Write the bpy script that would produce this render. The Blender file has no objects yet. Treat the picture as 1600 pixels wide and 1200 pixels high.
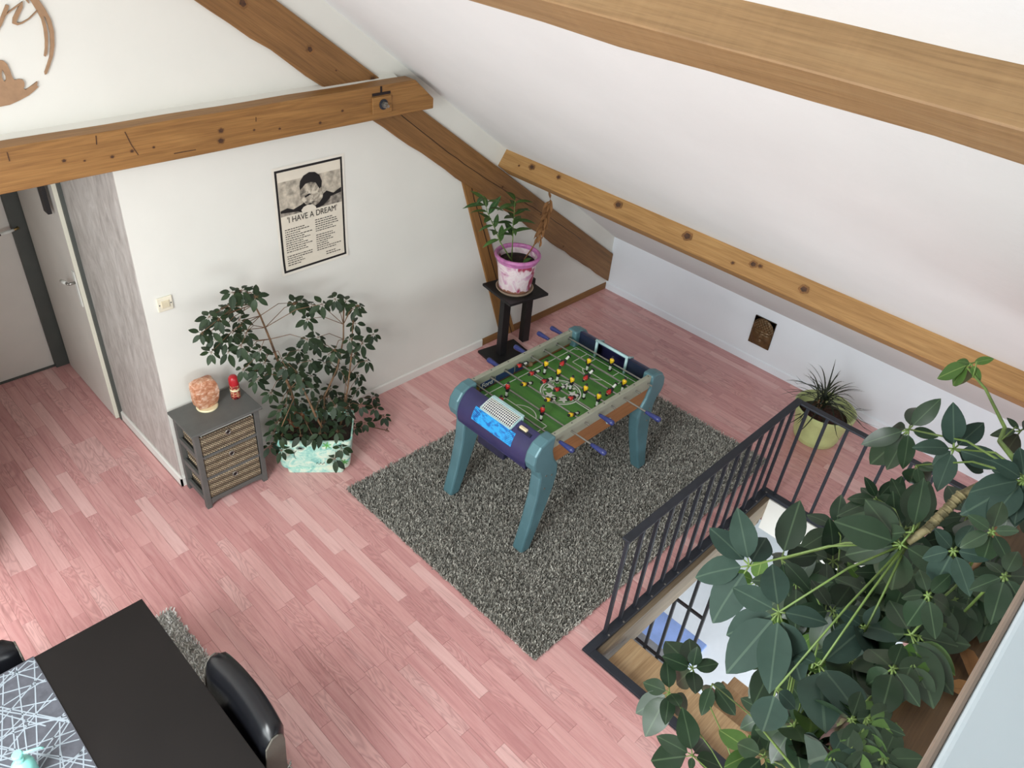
import bpy, bmesh, math, random
import numpy as np
from mathutils import Vector, Matrix

random.seed(7)
rng = np.random.default_rng(7)
SC = bpy.context.scene
COL = SC.collection

# ------------------------------------------------------------------ camera
# rows: image right, image down, view direction (solved from the photo's vanishing points)
F_PX = 1202.958
ROT = Matrix(((0.70288921, -0.70621174, 0.08492192),
              (-0.36971775, -0.4647281, -0.80457229),
              (0.607664, 0.53412804, -0.58775139)))
CAM = Vector((-5.617, -3.835, 3.611))
cd = bpy.data.cameras.new('camera'); cam = bpy.data.objects.new('camera', cd); COL.objects.link(cam)
cd.sensor_width = 36.0; cd.lens = F_PX / 1600 * 36.0; cd.clip_start = 0.05
M = Matrix.Identity(4)
for r in range(3):
    M[r][0] = ROT[0][r]; M[r][1] = -ROT[1][r]; M[r][2] = -ROT[2][r]; M[r][3] = CAM[r]
cam.matrix_world = M
SC.camera = cam

# ------------------------------------------------------------------ light and exposure
SC.view_settings.view_transform = 'Standard'
SC.view_settings.look = 'None'
SC.view_settings.gamma = 1.0
SC.view_settings.use_curve_mapping = False
SC.view_settings.exposure = 0.08
W = bpy.data.worlds.new('daylight'); SC.world = W; W.use_nodes = True
bg = W.node_tree.nodes['Background']
bg.inputs[0].default_value = (0.84, 0.955, 1.06, 1); bg.inputs[1].default_value = 0.45

def area(name, loc, target, sx, sy, power, color):
    d = bpy.data.lights.new(name, 'AREA'); d.shape = 'RECTANGLE'; d.size = sx; d.size_y = sy
    d.energy = power; d.color = color
    o = bpy.data.objects.new(name, d); COL.objects.link(o); o.location = loc
    o.rotation_euler = (Vector(target) - Vector(loc)).to_track_quat('-Z', 'Y').to_euler()
    return o
area('window_light_gable', (-5.8, -7.6, 1.35), (-3.6, 0.0, 1.6), 3.2, 1.5, 92, (0.96, 0.99, 1.0))
area('window_light_side', (-8.1, -2.6, 1.75), (-1.5, -1.2, 1.1), 2.8, 1.5, 105, (0.93, 0.99, 1.0))
area('skylight', (-7.4, -2.8, 3.1), (-7.02, -2.75, 2.1), 1.2, 1.8, 150, (0.95, 0.99, 1.0))
area('window_light_downstairs', (-2.2, -5.2, -0.5), (-1.9, -2.6, -2.6), 1.6, 1.2, 190, (0.86, 0.94, 1.0))

# ------------------------------------------------------------------ helpers
def ray(px, py):
    d = Vector(((px - 800) / F_PX, (py - 600) / F_PX, 1.0))
    return (ROT.transposed() @ d).normalized()
def on(px, py, ax, v):
    d = ray(px, py); return CAM + d * ((v - CAM[ax]) / d[ax])
def fl(px, py, z=0.0): return on(px, py, 2, z)
def gy(px, py, y=0.0): return on(px, py, 1, y)
def gx(px, py, x=0.0): return on(px, py, 0, x)
def proj(p):
    q = ROT @ (Vector(p) - CAM)
    return (800 + F_PX * q.x / q.z, 600 + F_PX * q.y / q.z) if q.z > 0.05 else (-9999, -9999)

def lin(c):
    def f(x):
        x /= 255.0
        return x / 12.92 if x <= 0.04045 else ((x + 0.055) / 1.055) ** 2.4
    return (f(c[0]), f(c[1]), f(c[2]), 1.0)

class NT:
    """small helper around a material's node tree"""
    def __init__(s, name, rough=0.5, metal=0.0):
        s.m = bpy.data.materials.new(name); s.m.use_nodes = True
        s.t = s.m.node_tree; s.b = s.t.nodes['Principled BSDF']
        s.b.inputs['Roughness'].default_value = rough; s.b.inputs['Metallic'].default_value = metal
    def n(s, typ, **kw):
        x = s.t.nodes.new(typ)
        for k, v in kw.items():
            if k.startswith('i_'): x.inputs[k[2:].replace('_', ' ')].default_value = v
            else: setattr(x, k, v)
        return x
    def l(s, a, b): s.t.links.new(a, b)
    def coord(s, kind='Object', scale=(1, 1, 1), rnd=0.0):
        tc = s.n('ShaderNodeTexCoord'); mp = s.n('ShaderNodeMapping'); mp.inputs['Scale'].default_value = scale
        s.l(tc.outputs[kind], mp.inputs['Vector'])
        if rnd:
            oi = s.n('ShaderNodeObjectInfo'); mu = s.n('ShaderNodeMath', operation='MULTIPLY'); mu.inputs[1].default_value = rnd
            s.l(oi.outputs['Random'], mu.inputs[0]); s.l(mu.outputs[0], mp.inputs['Location'])
        return mp.outputs['Vector']
    def noise(s, vec, scale, detail=3, dist=0.0, rough=0.55):
        x = s.n('ShaderNodeTexNoise'); x.inputs['Scale'].default_value = scale; x.inputs['Detail'].default_value = detail
        x.inputs['Distortion'].default_value = dist; x.inputs['Roughness'].default_value = rough
        if vec is not None: s.l(vec, x.inputs['Vector'])
        return x.outputs['Fac']
    def ramp(s, fac, stops, interp='LINEAR'):
        x = s.n('ShaderNodeValToRGB'); e = x.color_ramp.elements; x.color_ramp.interpolation = interp
        while len(e) < len(stops): e.new(0.5)
        for i, (p, c) in enumerate(stops):
            e[i].position = p; e[i].color = lin(c) if len(c) == 3 else c
        s.l(fac, x.inputs['Fac']); return x.outputs['Color']
    def mix(s, fac, a, b, typ='MIX'):
        x = s.n('ShaderNodeMix', data_type='RGBA', blend_type=typ)
        if isinstance(fac, (int, float)): x.inputs[0].default_value = fac
        else: s.l(fac, x.inputs[0])
        for i, c in ((6, a), (7, b)):
            if isinstance(c, tuple): x.inputs[i].default_value = lin(c) if len(c) == 3 else c
            else: s.l(c, x.inputs[i])
        return x.outputs[2]
    def math(s, op, a, b=None, clamp=False):
        x = s.n('ShaderNodeMath', operation=op); x.use_clamp = clamp
        for i, c in ((0, a), (1, b)):
            if c is None: continue
            if isinstance(c, (int, float)): x.inputs[i].default_value = c
            else: s.l(c, x.inputs[i])
        return x.outputs[0]
    def bump(s, h, strength=0.2, dist=0.01):
        x = s.n('ShaderNodeBump'); x.inputs['Strength'].default_value = strength; x.inputs['Distance'].default_value = dist
        s.l(h, x.inputs['Height']); s.l(x.outputs[0], s.b.inputs['Normal'])
    def color(s, c):
        if isinstance(c, tuple): s.b.inputs['Base Color'].default_value = lin(c) if len(c) == 3 else c
        else: s.l(c, s.b.inputs['Base Color'])
        return s.m

def plain(name, c, rough=0.5, metal=0.0, var=0.06, scale=8.0, bump=0.0, bscale=60.0, bdist=0.003):
    t = NT(name, rough, metal); v = t.coord()
    a = tuple(max(0, x * (1 - var)) for x in c); b = tuple(min(255, x * (1 + var)) for x in c)
    t.color(t.ramp(t.noise(v, scale, 4), [(0.3, a), (0.7, b)]))
    if bump: t.bump(t.noise(v, bscale, 3), bump, bdist)
    return t.m

def wood(name, c0, c1, c2, knots=True, along=1.0, rings=14.0, rough=0.55, saw=False):
    t = NT(name, rough)
    v = t.coord('Object', (along, rings, rings), rnd=37.0)
    g = t.noise(v, 1.6, 5, 1.2)
    base = t.ramp(g, [(0.28, c0), (0.5, c1), (0.72, c2)])
    v2 = t.coord('Object', (along * 2.2, rings * 5, rings * 5), rnd=11.0)
    fine = t.noise(v2, 2.0, 4, 0.5)
    base = t.mix(0.30, base, t.ramp(fine, [(0.35, tuple(x * 0.72 for x in c0)), (0.6, c2)]))
    v3 = t.coord('Object', (1, 1, 1), rnd=5.0)
    base = t.mix(t.math('MULTIPLY', t.noise(v3, 2.3, 2), 0.35), base, tuple(x * 0.8 for x in c1))
    if knots:
        vk = t.coord('Object', (4.2, 7.5, 7.5), rnd=19.0)
        vo = t.n('ShaderNodeTexVoronoi', feature='F1'); vo.inputs['Scale'].default_value = 1.0; vo.inputs['Randomness'].default_value = 1.0
        t.l(vk, vo.inputs['Vector'])
        k = t.ramp(vo.outputs['Distance'], [(0.05, (255, 255, 255)), (0.11, (110, 110, 110)), (0.16, (0, 0, 0))])
        base = t.mix(k, base, tuple(x * 0.33 for x in c0))
    if saw:
        vs = t.coord('Object', (38.0, 0.4, 0.4))
        base = t.mix(t.math('MULTIPLY', t.noise(vs, 1.0, 2), 0.25), base, tuple(min(255, x * 1.18) for x in c2))
    t.bump(fine, 0.18, 0.004)
    return t.color(base)

PROPS = {}
def tag(o, label=None, cat=None, group=None, kind=None):
    if label: o['label'] = label
    if cat: o['category'] = cat
    if group: o['group'] = group
    if kind: o['kind'] = kind
    return o
def wmat(o):
    return o.matrix_basis.copy() if o.parent is None else wmat(o.parent) @ o.matrix_parent_inverse @ o.matrix_basis
def par(o, p):
    if p is not None:
        o.parent = p; o.matrix_parent_inverse = wmat(p).inverted()
    return o
def empty(name, loc=(0, 0, 0)):
    o = bpy.data.objects.new(name, None); COL.objects.link(o); o.location = loc; o.empty_display_size = 0.05; return o
def thing(name, loc, label, cat, group=None): return tag(empty(name, loc), label, cat, group)

class MB:
    def __init__(s): s.v = []; s.f = []
    def add(s, vs, fs):
        k = len(s.v); s.v += [tuple(x) for x in vs]; s.f += [tuple(i + k for i in f) for f in fs]; return s
    def box(s, x0, x1, y0, y1, z0, z1, m=None):
        vs = [Vector((x, y, z)) for z in (z0, z1) for y in (y0, y1) for x in (x0, x1)]
        if m is not None: vs = [m @ v for v in vs]
        return s.add(vs, [(0, 2, 3, 1), (4, 5, 7, 6), (0, 1, 5, 4), (2, 6, 7, 3), (0, 4, 6, 2), (1, 3, 7, 5)])
    def bar(s, a, b, w, h, up=(0, 0, 1)):
        a = Vector(a); b = Vector(b); x = (b - a).normalized(); u = Vector(up)
        y = u.cross(x)
        if y.length < 1e-4: y = Vector((0, 1, 0)).cross(x)
        y.normalize(); z = x.cross(y)
        vs = [p + y * (sy * w / 2) + z * (sz * h / 2) for p in (a, b) for sy, sz in ((-1, -1), (1, -1), (1, 1), (-1, 1))]
        return s.add(vs, [(0, 3, 2, 1), (4, 5, 6, 7), (0, 1, 5, 4), (1, 2, 6, 5), (2, 3, 7, 6), (3, 0, 4, 7)])
    def prism(s, pts, ax, d0, d1):
        """pts: outline in the two other axes (in axis order); extruded along ax"""
        n = len(pts); vs = []
        for d in (d0, d1):
            for p in pts:
                q = [0, 0, 0]; o = [i for i in range(3) if i != ax]; q[o[0]], q[o[1]] = p; q[ax] = d; vs.append(q)
        return s.add(vs, [tuple(range(n))[::-1], tuple(range(n, 2 * n))] + [(i, (i + 1) % n, n + (i + 1) % n, n + i) for i in range(n)])
    def tube(s, pts, r, n=8, cap=True):
        pts = [Vector(p) for p in pts]; m = len(pts)
        rs = r if isinstance(r, (list, tuple)) else [r] * m
        vs = []; prev = None
        for i, p in enumerate(pts):
            t = (pts[min(i + 1, m - 1)] - pts[max(i - 1, 0)])
            t = t.normalized() if t.length > 1e-9 else Vector((0, 0, 1))
            if prev is None:
                u = t.orthogonal().normalized()
            else:
                u = (prev - t * prev.dot(t)); u = u.normalized() if u.length > 1e-6 else t.orthogonal().normalized()
            prev = u; w = t.cross(u)
            for k in range(n):
                a = 2 * math.pi * k / n; vs.append(p + (u * math.cos(a) + w * math.sin(a)) * rs[i])
        fs = [(i * n + k, i * n + (k + 1) % n, (i + 1) * n + (k + 1) % n, (i + 1) * n + k) for i in range(m - 1) for k in range(n)]
        if cap: fs += [tuple(range(n))[::-1], tuple(range((m - 1) * n, m * n))]
        return s.add(vs, fs)
    def lathe(s, prof, n=32, c=(0, 0, 0), sx=1.0, sy=1.0, cap=True):
        c = Vector(c); vs = []
        for r, z in prof:
            for k in range(n):
                a = 2 * math.pi * k / n; vs.append(c + Vector((r * sx * math.cos(a), r * sy * math.sin(a), z)))
        m = len(prof)
        fs = [(i * n + k, i * n + (k + 1) % n, (i + 1) * n + (k + 1) % n, (i + 1) * n + k) for i in range(m - 1) for k in range(n)]
        if cap and prof[0][0] > 1e-6: fs.append(tuple(range(n))[::-1])
        if cap and prof[-1][0] > 1e-6: fs.append(tuple(range((m - 1) * n, m * n)))
        return s.add(vs, fs)
    def ring(s, c, r0, r1, z, n=40, a0=0.0, a1=2 * math.pi, m=None):
        """flat ring lying in xy"""
        vs = []; full = abs(a1 - a0 - 2 * math.pi) < 1e-6
        for k in range(n if full else n + 1):
            a = a0 + (a1 - a0) * k / n
            for r in (r0, r1): vs.append(Vector((c[0] + r * math.cos(a), c[1] + r * math.sin(a), z)))
        N = len(vs) // 2
        fs = [(2 * k, 2 * k + 1, 2 * ((k + 1) % N) + 1, 2 * ((k + 1) % N)) for k in range(N if full else N - 1)]
        if m is not None: vs = [m @ v for v in vs]
        return s.add(vs, fs)
    def torus(s, c, R, r, ax=2, n=28, k=10):
        pts = []
        o = [i for i in range(3) if i != ax]; vs = []; fs = []
        for i in range(n):
            a = 2 * math.pi * i / n
            for j in range(k):
                b = 2 * math.pi * j / k; q = [0, 0, 0]
                q[o[0]] = (R + r * math.cos(b)) * math.cos(a); q[o[1]] = (R + r * math.cos(b)) * math.sin(a); q[ax] = r * math.sin(b)
                vs.append(Vector(q) + Vector(c))
        for i in range(n):
            for j in range(k):
                fs.append((i * k + j, ((i + 1) % n) * k + j, ((i + 1) % n) * k + (j + 1) % k, i * k + (j + 1) % k))
        return s.add(vs, fs)
    def mesh(s, name, mat, smooth=False):
        me = bpy.data.meshes.new(name); me.from_pydata(s.v, [], s.f); me.materials.append(mat)
        bm = bmesh.new(); bm.from_mesh(me); bmesh.ops.recalc_face_normals(bm, faces=bm.faces); bm.to_mesh(me); bm.free()
        if smooth: me.shade_smooth()
        return me
    def build(s, name, mat, parent=None, smooth=False, bevel=0.0, seg=2, matrix=None, origin=None, label=None, sub=0, angle=None):
        me = s.mesh(name, mat, smooth or angle is not None)
        o = bpy.data.objects.new(name, me); COL.objects.link(o)
        if origin is not None:
            me.transform(Matrix.Translation(-Vector(origin))); o.location = origin
        if matrix is not None: o.matrix_basis = matrix
        if bevel:
            b = o.modifiers.new('edge', 'BEVEL'); b.width = bevel; b.segments = seg; b.limit_method = 'ANGLE'; b.angle_limit = math.radians(35)
        if sub:
            b = o.modifiers.new('soft', 'SUBSURF'); b.levels = sub; b.render_levels = sub
        if angle is not None:
            me.set_sharp_from_angle(angle=math.radians(angle))
        if label: o['label'] = label
        par(o, parent)
        return o

def link_copy(me, name, parent, matrix, label=None):
    o = bpy.data.objects.new(name, me); COL.objects.link(o); o.matrix_basis = matrix
    par(o, parent)
    if label: o['label'] = label
    return o
def text(name, body, size, mat, parent, matrix, xs=1.0, ext=0.0, bold=0.0):
    c = bpy.data.curves.new(name, 'FONT'); c.body = body; c.size = size; c.extrude = ext; c.offset = bold
    c.align_x = 'CENTER'; c.align_y = 'CENTER'; c.materials.append(mat)
    o = bpy.data.objects.new(name, c); COL.objects.link(o); o.matrix_basis = matrix @ Matrix.Diagonal((xs, 1, 1, 1))
    par(o, parent); return to_mesh(o)
def to_mesh(o):
    bpy.context.view_layer.update(); dg = bpy.context.evaluated_depsgraph_get()
    me = bpy.data.meshes.new_from_object(o.evaluated_get(dg)); nm = o.name.split('.')[0]; mb_, p, c = o.matrix_basis.copy(), o.parent, o.data
    bpy.data.objects.remove(o); bpy.data.curves.remove(c)
    me.name = nm; q = bpy.data.objects.new(nm, me); COL.objects.link(q); q.matrix_basis = mb_; par(q, p); return q
def frame(o, x, y, z=None):
    x = Vector(x).normalized(); z = x.cross(Vector(y)).normalized(); y = z.cross(x); m = Matrix.Identity(4)
    for r in range(3): m[r][0] = x[r]; m[r][1] = y[r]; m[r][2] = z[r]; m[r][3] = o[r]
    return m

# ------------------------------------------------------------------ materials
def plaster(name, c, b=0.12):
    t = NT(name, 0.85); v = t.coord()
    t.color(t.ramp(t.noise(v, 1.7, 4), [(0.3, tuple(x * 0.975 for x in c)), (0.7, c)]))
    t.bump(t.noise(v, 22, 5), b, 0.006); return t.m
m_wall = plaster('white_plaster', (226, 226, 218))
m_ceil = plaster('ceiling_plaster', (230, 233, 232), 0.2)
m_knee = plaster('knee_wall_paint', (236, 243, 249), 0.1)
m_base = plaster('skirting_paint', (230, 228, 221), 0.02)
t = NT('brushed_grey_paint', 0.45)
v = t.coord('Object', (1, 2.6, 1.0))
f1 = t.noise(v, 3.2, 8, 2.2, 0.62)
f2 = t.noise(t.coord('Object', (1, 6.0, 1.6)), 4.0, 5, 1.0)
t.color(t.mix(0.4, t.ramp(f1, [(0.3, (150, 143, 137)), (0.5, (184, 178, 171)), (0.72, (206, 202, 196))]), t.ramp(f2, [(0.35, (160, 155, 150)), (0.65, (204, 201, 197))])))
t.bump(f1, 0.08, 0.004); m_grey = t.m
m_beam = wood('beam_pine', (124, 85, 43), (148, 105, 55), (168, 124, 70), knots=False)
m_beam_dark = wood('rafter_pine', (112, 78, 42), (134, 95, 53), (152, 111, 66), knots=False)
m_beam_light = wood('purlin_pine', (146, 106, 58), (168, 126, 73), (186, 146, 91), knots=False)
m_beam_top = wood('sawn_pine', (128, 97, 60), (148, 115, 76), (162, 132, 92), knots=False, saw=True)
m_ledge = wood('ledge_wood', (80, 58, 38), (102, 76, 50), (120, 92, 62), knots=False)
m_tread = wood('tread_pine', (168, 136, 96), (192, 160, 118), (206, 178, 138))
m_oldwood = wood('old_joist', (98, 84, 66), (124, 108, 86), (146, 130, 106), knots=False)

def floor_mat():
    t = NT('pink_laminate', 0.33)
    oi = t.n('ShaderNodeObjectInfo'); at = t.n('ShaderNodeAttribute', attribute_name='rnd')
    r = t.math('FRACT', t.math('ADD', oi.outputs['Random'], at.outputs['Fac']))
    base = t.ramp(r, [(0.0, (194, 137, 136)), (0.25, (212, 157, 155)), (0.5, (218, 164, 161)), (0.72, (225, 175, 171)), (0.9, (238, 201, 196)), (1.0, (200, 145, 143))])
    tc = t.n('ShaderNodeTexCoord'); cmb = t.n('ShaderNodeCombineXYZ')
    t.l(t.math('MULTIPLY', r, 53.0), cmb.inputs[2])
    ad = t.n('ShaderNodeVectorMath', operation='ADD'); t.l(tc.outputs['Object'], ad.inputs[0]); t.l(cmb.outputs[0], ad.inputs[1])
    mp = t.n('ShaderNodeMapping'); mp.inputs['Scale'].default_value = (26, 2.0, 1); t.l(ad.outputs[0], mp.inputs['Vector'])
    g = t.noise(mp.outputs['Vector'], 1.0, 5, 1.6, 0.6)
    base = t.mix(0.42, base, t.ramp(g, [(0.33, (190, 132, 130)), (0.5, (218, 164, 160)), (0.7, (234, 190, 186))]))
    # flame figure on part of the strips
    mp2 = t.n('ShaderNodeMapping'); mp2.inputs['Scale'].default_value = (15, 2.6, 1); t.l(ad.outputs[0], mp2.inputs['Vector'])
    cont = t.math('FRACT', t.math('MULTIPLY', t.noise(mp2.outputs['Vector'], 1.0, 1.5, 0.4), 15.0))
    sel = t.math('GREATER_THAN', t.math('FRACT', t.math('MULTIPLY', r, 7.31)), 0.66)
    lines = t.ramp(cont, [(0.0, (255, 255, 255)), (0.3, (70, 70, 70)), (0.6, (0, 0, 0)), (1.0, (255, 255, 255))])
    base = t.mix(t.math('MULTIPLY', t.math('MULTIPLY', lines, sel), 0.38), base, (160, 106, 104))
    mp3 = t.n('ShaderNodeMapping'); mp3.inputs['Scale'].default_value = (55, 2.2, 1); t.l(ad.outputs[0], mp3.inputs['Vector'])
    st = t.ramp(t.noise(mp3.outputs['Vector'], 1.0, 3, 0.8), [(0.62, (0, 0, 0)), (0.74, (255, 255, 255))])
    base = t.mix(t.math('MULTIPLY', st, 0.45), base, (150, 100, 98))
    t.bump(g, 0.05, 0.002)
    return t.color(base)
m_floor = floor_mat()

def rug_mat(name, c):
    t = NT(name, 0.95); at = t.n('ShaderNodeAttribute', attribute_name='rnd')
    a = tuple(x * 0.58 for x in c); b = tuple(min(255, x * 1.3) for x in c)
    t.b.inputs['Specular IOR Level'].default_value = 0.1
    v = t.coord(); big = t.noise(v, 5.0, 3)
    return t.color(t.mix(t.math('MULTIPLY', big, 0.3), t.ramp(at.outputs['Fac'], [(0.0, a), (0.55, c), (1.0, b)]), tuple(x * 0.8 for x in c)))
m_rug = rug_mat('shag_grey', (176, 174, 165)); m_rug2 = rug_mat('shag_pale_grey', (244, 241, 232))

m_teal = plain('teal_plastic', (88, 126, 134), 0.38, 0.15, 0.05, 5)
m_navy = plain('navy_plastic', (48, 47, 86), 0.4, 0, 0.08, 9)
m_darknavy = plain('dark_navy_board', (26, 32, 56), 0.45, 0, 0.08, 9)
m_railgrey = plain('rail_sage', (160, 163, 146), 0.45, 0.1, 0.05, 6)
m_fbwood = wood('cabinet_veneer', (140, 92, 52), (160, 108, 64), (174, 122, 76), knots=False, rings=20)
m_steel = plain('steel_rod', (150, 148, 142), 0.3, 0.8, 0.06, 20)
m_handle = plain('handle_blue', (46, 56, 112), 0.3, 0, 0.06, 20)
m_red = plain('player_red', (176, 34, 34), 0.4, 0, 0.05, 30)
m_yellow = plain('player_yellow', (226, 186, 30), 0.4, 0, 0.05, 30)
m_black = plain('matte_black', (20, 19, 20), 0.5, 0, 0.1, 12)
m_white = plain('white_plastic', (224, 226, 220), 0.4, 0, 0.03, 12)
m_skin = plain('player_skin', (214, 170, 130), 0.5)
m_cream = plain('cream_plastic', (230, 218, 178), 0.45)
m_pale = plain('goal_teal', (164, 196, 198), 0.35)
t = NT('pitch_green', 0.5); v = t.coord('Object', (1, 1, 1))
wv = t.n('ShaderNodeTexWave', bands_direction='X'); wv.inputs['Scale'].default_value = 2.6; t.l(v, wv.inputs['Vector'])
t.color(t.mix(t.math('MULTIPLY', t.noise(v, 60, 3), 0.35), t.ramp(wv.outputs['Fac'], [(0.35, (70, 126, 56)), (0.65, (84, 142, 62))]), (52, 100, 42))); m_pitch = t.m
t = NT('stadium_print', 0.35); v = t.coord('Object', (1, 1, 1))
t.color(t.mix(t.ramp(t.noise(t.coord('Object', (30, 8, 8)), 2.0, 3, 1.5), [(0.45, (0, 0, 0)), (0.6, (255, 255, 255))]), (40, 160, 226), (24, 92, 168))); m_cyan = t.m
m_adblue = plain('advert_blue', (34, 56, 104), 0.4); m_adyellow = plain('advert_ochre', (150, 124, 50), 0.4)
m_railpaint = plain('railing_anthracite', (48, 52, 60), 0.5, 0.3, 0.08, 10)
m_grey_furn = plain('grey_painted_wood', (92, 93, 90), 0.55, 0, 0.06, 7, 0.05)
t = NT('woven_rush', 0.8); v = t.coord('Object', (1, 1, 1))
ck = t.n('ShaderNodeTexBrick'); ck.inputs['Scale'].default_value = 1.0
tc = t.n('ShaderNodeTexCoord'); sx = t.n('ShaderNodeSeparateXYZ'); t.l(tc.outputs['Object'], sx.inputs[0])
cb = t.n('ShaderNodeCombineXYZ'); t.l(t.math('ADD', sx.outputs[0], sx.outputs[1]), cb.inputs[0]); t.l(sx.outputs[2], cb.inputs[1]); t.l(cb.outputs[0], ck.inputs['Vector'])
ck.inputs['Color1'].default_value = lin((206, 188, 158)); ck.inputs['Color2'].default_value = lin((172, 152, 122)); ck.inputs['Mortar'].default_value = lin((70, 58, 44))
ck.inputs['Brick Width'].default_value = 0.017; ck.inputs['Row Height'].default_value = 0.0102; ck.inputs['Mortar Size'].default_value = 0.0032; ck.inputs['Mortar Smooth'].default_value = 0.3
t.bump(ck.outputs['Fac'], -0.6, 0.004); t.color(ck.outputs['Color']); m_rush = t.m
t = NT('salt_crystal', 0.45); v = t.coord('Object', (1, 1, 1.4))
t.b.inputs['Subsurface Weight'].default_value = 0.3; t.b.inputs['Subsurface Radius'].default_value = (0.05, 0.02, 0.01)
ns = t.noise(v, 26, 6, 0.6, 0.7)
t.color(t.ramp(ns, [(0.34, (158, 98, 70)), (0.5, (196, 138, 104)), (0.66, (232, 204, 182))])); t.bump(ns, 0.5, 0.006); m_salt = t.m
m_soil = plain('potting_soil', (44, 32, 26), 0.95, 0, 0.45, 40, 0.8, 70, 0.01)
m_terracotta = plain('terracotta', (140, 82, 54), 0.8)
t = NT('painted_planter', 0.4); v = t.coord()
f = t.noise(v, 14, 6, 1.5, 0.65)
c = t.ramp(f, [(0.30, (96, 176, 172)), (0.44, (168, 222, 206)), (0.55, (214, 238, 220)), (0.68, (232, 240, 214)), (0.8, (150, 206, 160))])
sp = t.ramp(t.noise(t.coord('Object', (1, 1, 1)), 70, 2), [(0.66, (0, 0, 0)), (0.72, (255, 255, 255))])
t.color(t.mix(t.math('MULTIPLY', sp, 0.4), c, (60, 130, 90))); m_planter = t.m
t = NT('pink_decoupage', 0.4); v = t.coord()
c = t.ramp(t.noise(v, 11, 5, 0.8), [(0.32, (226, 196, 206)), (0.48, (236, 226, 226)), (0.62, (206, 150, 184)), (0.75, (226, 200, 212))])
ros = t.ramp(t.noise(t.coord('Object', (1, 1, 1)), 9.0, 2, 0.3), [(0.57, (0, 0, 0)), (0.62, (255, 255, 255))])
c = t.mix(ros, c, (166, 64, 92))
sxyz = t.n('ShaderNodeSeparateXYZ'); tc = t.n('ShaderNodeTexCoord'); t.l(tc.outputs['Object'], sxyz.inputs[0])
low = t.math('LESS_THAN', t.math('ADD', sxyz.outputs[2], t.math('MULTIPLY', t.noise(v, 30, 3), 0.05)), 0.055)
t.color(t.mix(low, c, (150, 108, 88))); m_pinkpot = t.m
m_pinkrim = plain('pink_glaze', (190, 118, 170), 0.35, 0, 0.12, 20)
m_greenpot = plain('lime_glaze', (192, 202, 140), 0.4, 0, 0.06, 8)
def leaf_mat(name, c0, c1, vein, rough=0.35, half=0.026, vmix=0.38, spec=0.35):
    t = NT(name, rough); oi = t.n('ShaderNodeObjectInfo')
    at = t.n('ShaderNodeAttribute', attribute_name='rnd')
    r = t.math('FRACT', t.math('ADD', oi.outputs['Random'], at.outputs['Fac']))
    base = t.ramp(r, [(0.0, c0), (1.0, c1)])
    tc = t.n('ShaderNodeTexCoord'); sx = t.n('ShaderNodeSeparateXYZ'); t.l(tc.outputs['Object'], sx.inputs[0])
    v = t.coord(rnd=9.0)
    base = t.mix(t.math('MULTIPLY', t.noise(v, 5, 4), 0.45), base, tuple(x * 0.72 for x in c0))
    rib = t.math('LESS_THAN', t.math('ABSOLUTE', sx.outputs[1]), half * 0.5)
    base = t.mix(t.math('MULTIPLY', rib, vmix), base, vein)
    t.b.inputs['Specular IOR Level'].default_value = spec
    return t.color(base)
m_leaf_big = leaf_mat('schefflera_leaf', (34, 53, 36), (54, 74, 53), (92, 114, 84))
m_leaf_big2 = leaf_mat('schefflera_leaf_dusty', (46, 66, 58), (62, 82, 72), (94, 114, 96), 0.6, spec=0.15)
m_leaf_fresh = leaf_mat('schefflera_leaf_fresh', (66, 98, 46), (86, 118, 58), (150, 170, 100), 0.28)
m_leaf_small = leaf_mat('umbrella_leaf', (26, 44, 24), (44, 64, 34), (60, 80, 48), 0.55)
m_leaf_lily = leaf_mat('lance_leaf', (48, 82, 44), (84, 122, 62), (120, 150, 90), 0.4)
m_leaf_dry = leaf_mat('dry_leaf', (122, 84, 50), (164, 118, 74), (110, 76, 48), 0.8)
m_leaf_grass = leaf_mat('dracaena_leaf', (34, 44, 30), (58, 66, 42), (50, 60, 36), 0.45)
m_stem_green = plain('green_stem', (104, 128, 66), 0.45, 0, 0.12, 20)
m_stem_brown = plain('brown_stem', (104, 78, 54), 0.7, 0, 0.25, 30)
t = NT('ringed_trunk', 0.7); wv = t.n('ShaderNodeTexNoise'); v = t.coord('Object', (30, 30, 30)); t.l(v, wv.inputs['Vector']); wv.inputs['Scale'].default_value = 1.5
t.color(t.ramp(wv.outputs['Fac'], [(0.4, (84, 78, 52)), (0.6, (138, 128, 92))])); m_trunk = t.m
m_leather = plain('black_leather', (17, 18, 22), 0.28, 0, 0.1, 20, 0.05, 120, 0.001)
m_leather_grey = plain('grey_leather', (92, 88, 80), 0.45, 0, 0.06, 20)
m_tabletop = plain('black_brown_veneer', (27, 24, 23), 0.6, 0, 0.06, 4); m_tabletop.node_tree.nodes['Principled BSDF'].inputs['Specular IOR Level'].default_value = 0.25
m_runner = plain('runner_slate', (86, 88, 96), 0.85, 0, 0.1, 30, 0.2, 200, 0.001)
m_runner_line = plain('runner_thread', (156, 167, 176), 0.8)
m_mint = NT('mint_plastic', 0.3); m_mint.b.inputs['Subsurface Weight'].default_value = 0.2; m_mint = m_mint.color((150, 224, 214))
m_paper = plain('poster_paper', (220, 213, 196), 0.6, 0, 0.03, 6)
m_paper_edge = plain('poster_margin', (228, 224, 212), 0.6, 0, 0.02, 6)
m_ink = plain('black_ink', (22, 20, 20), 0.6)
m_ink_mid = plain('grey_ink', (128, 122, 112), 0.6, 0, 0.35, 40); m_ink_light = plain('pale_ink', (176, 168, 152), 0.6, 0, 0.2, 25)
t = NT('sketched_face', 0.6); t.color(t.ramp(t.noise(t.coord(), 17, 4, 0.8, 0.6), [(0.38, (84, 80, 74)), (0.5, (164, 156, 140)), (0.60, (208, 200, 182))])); m_ink_face = t.m
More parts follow.
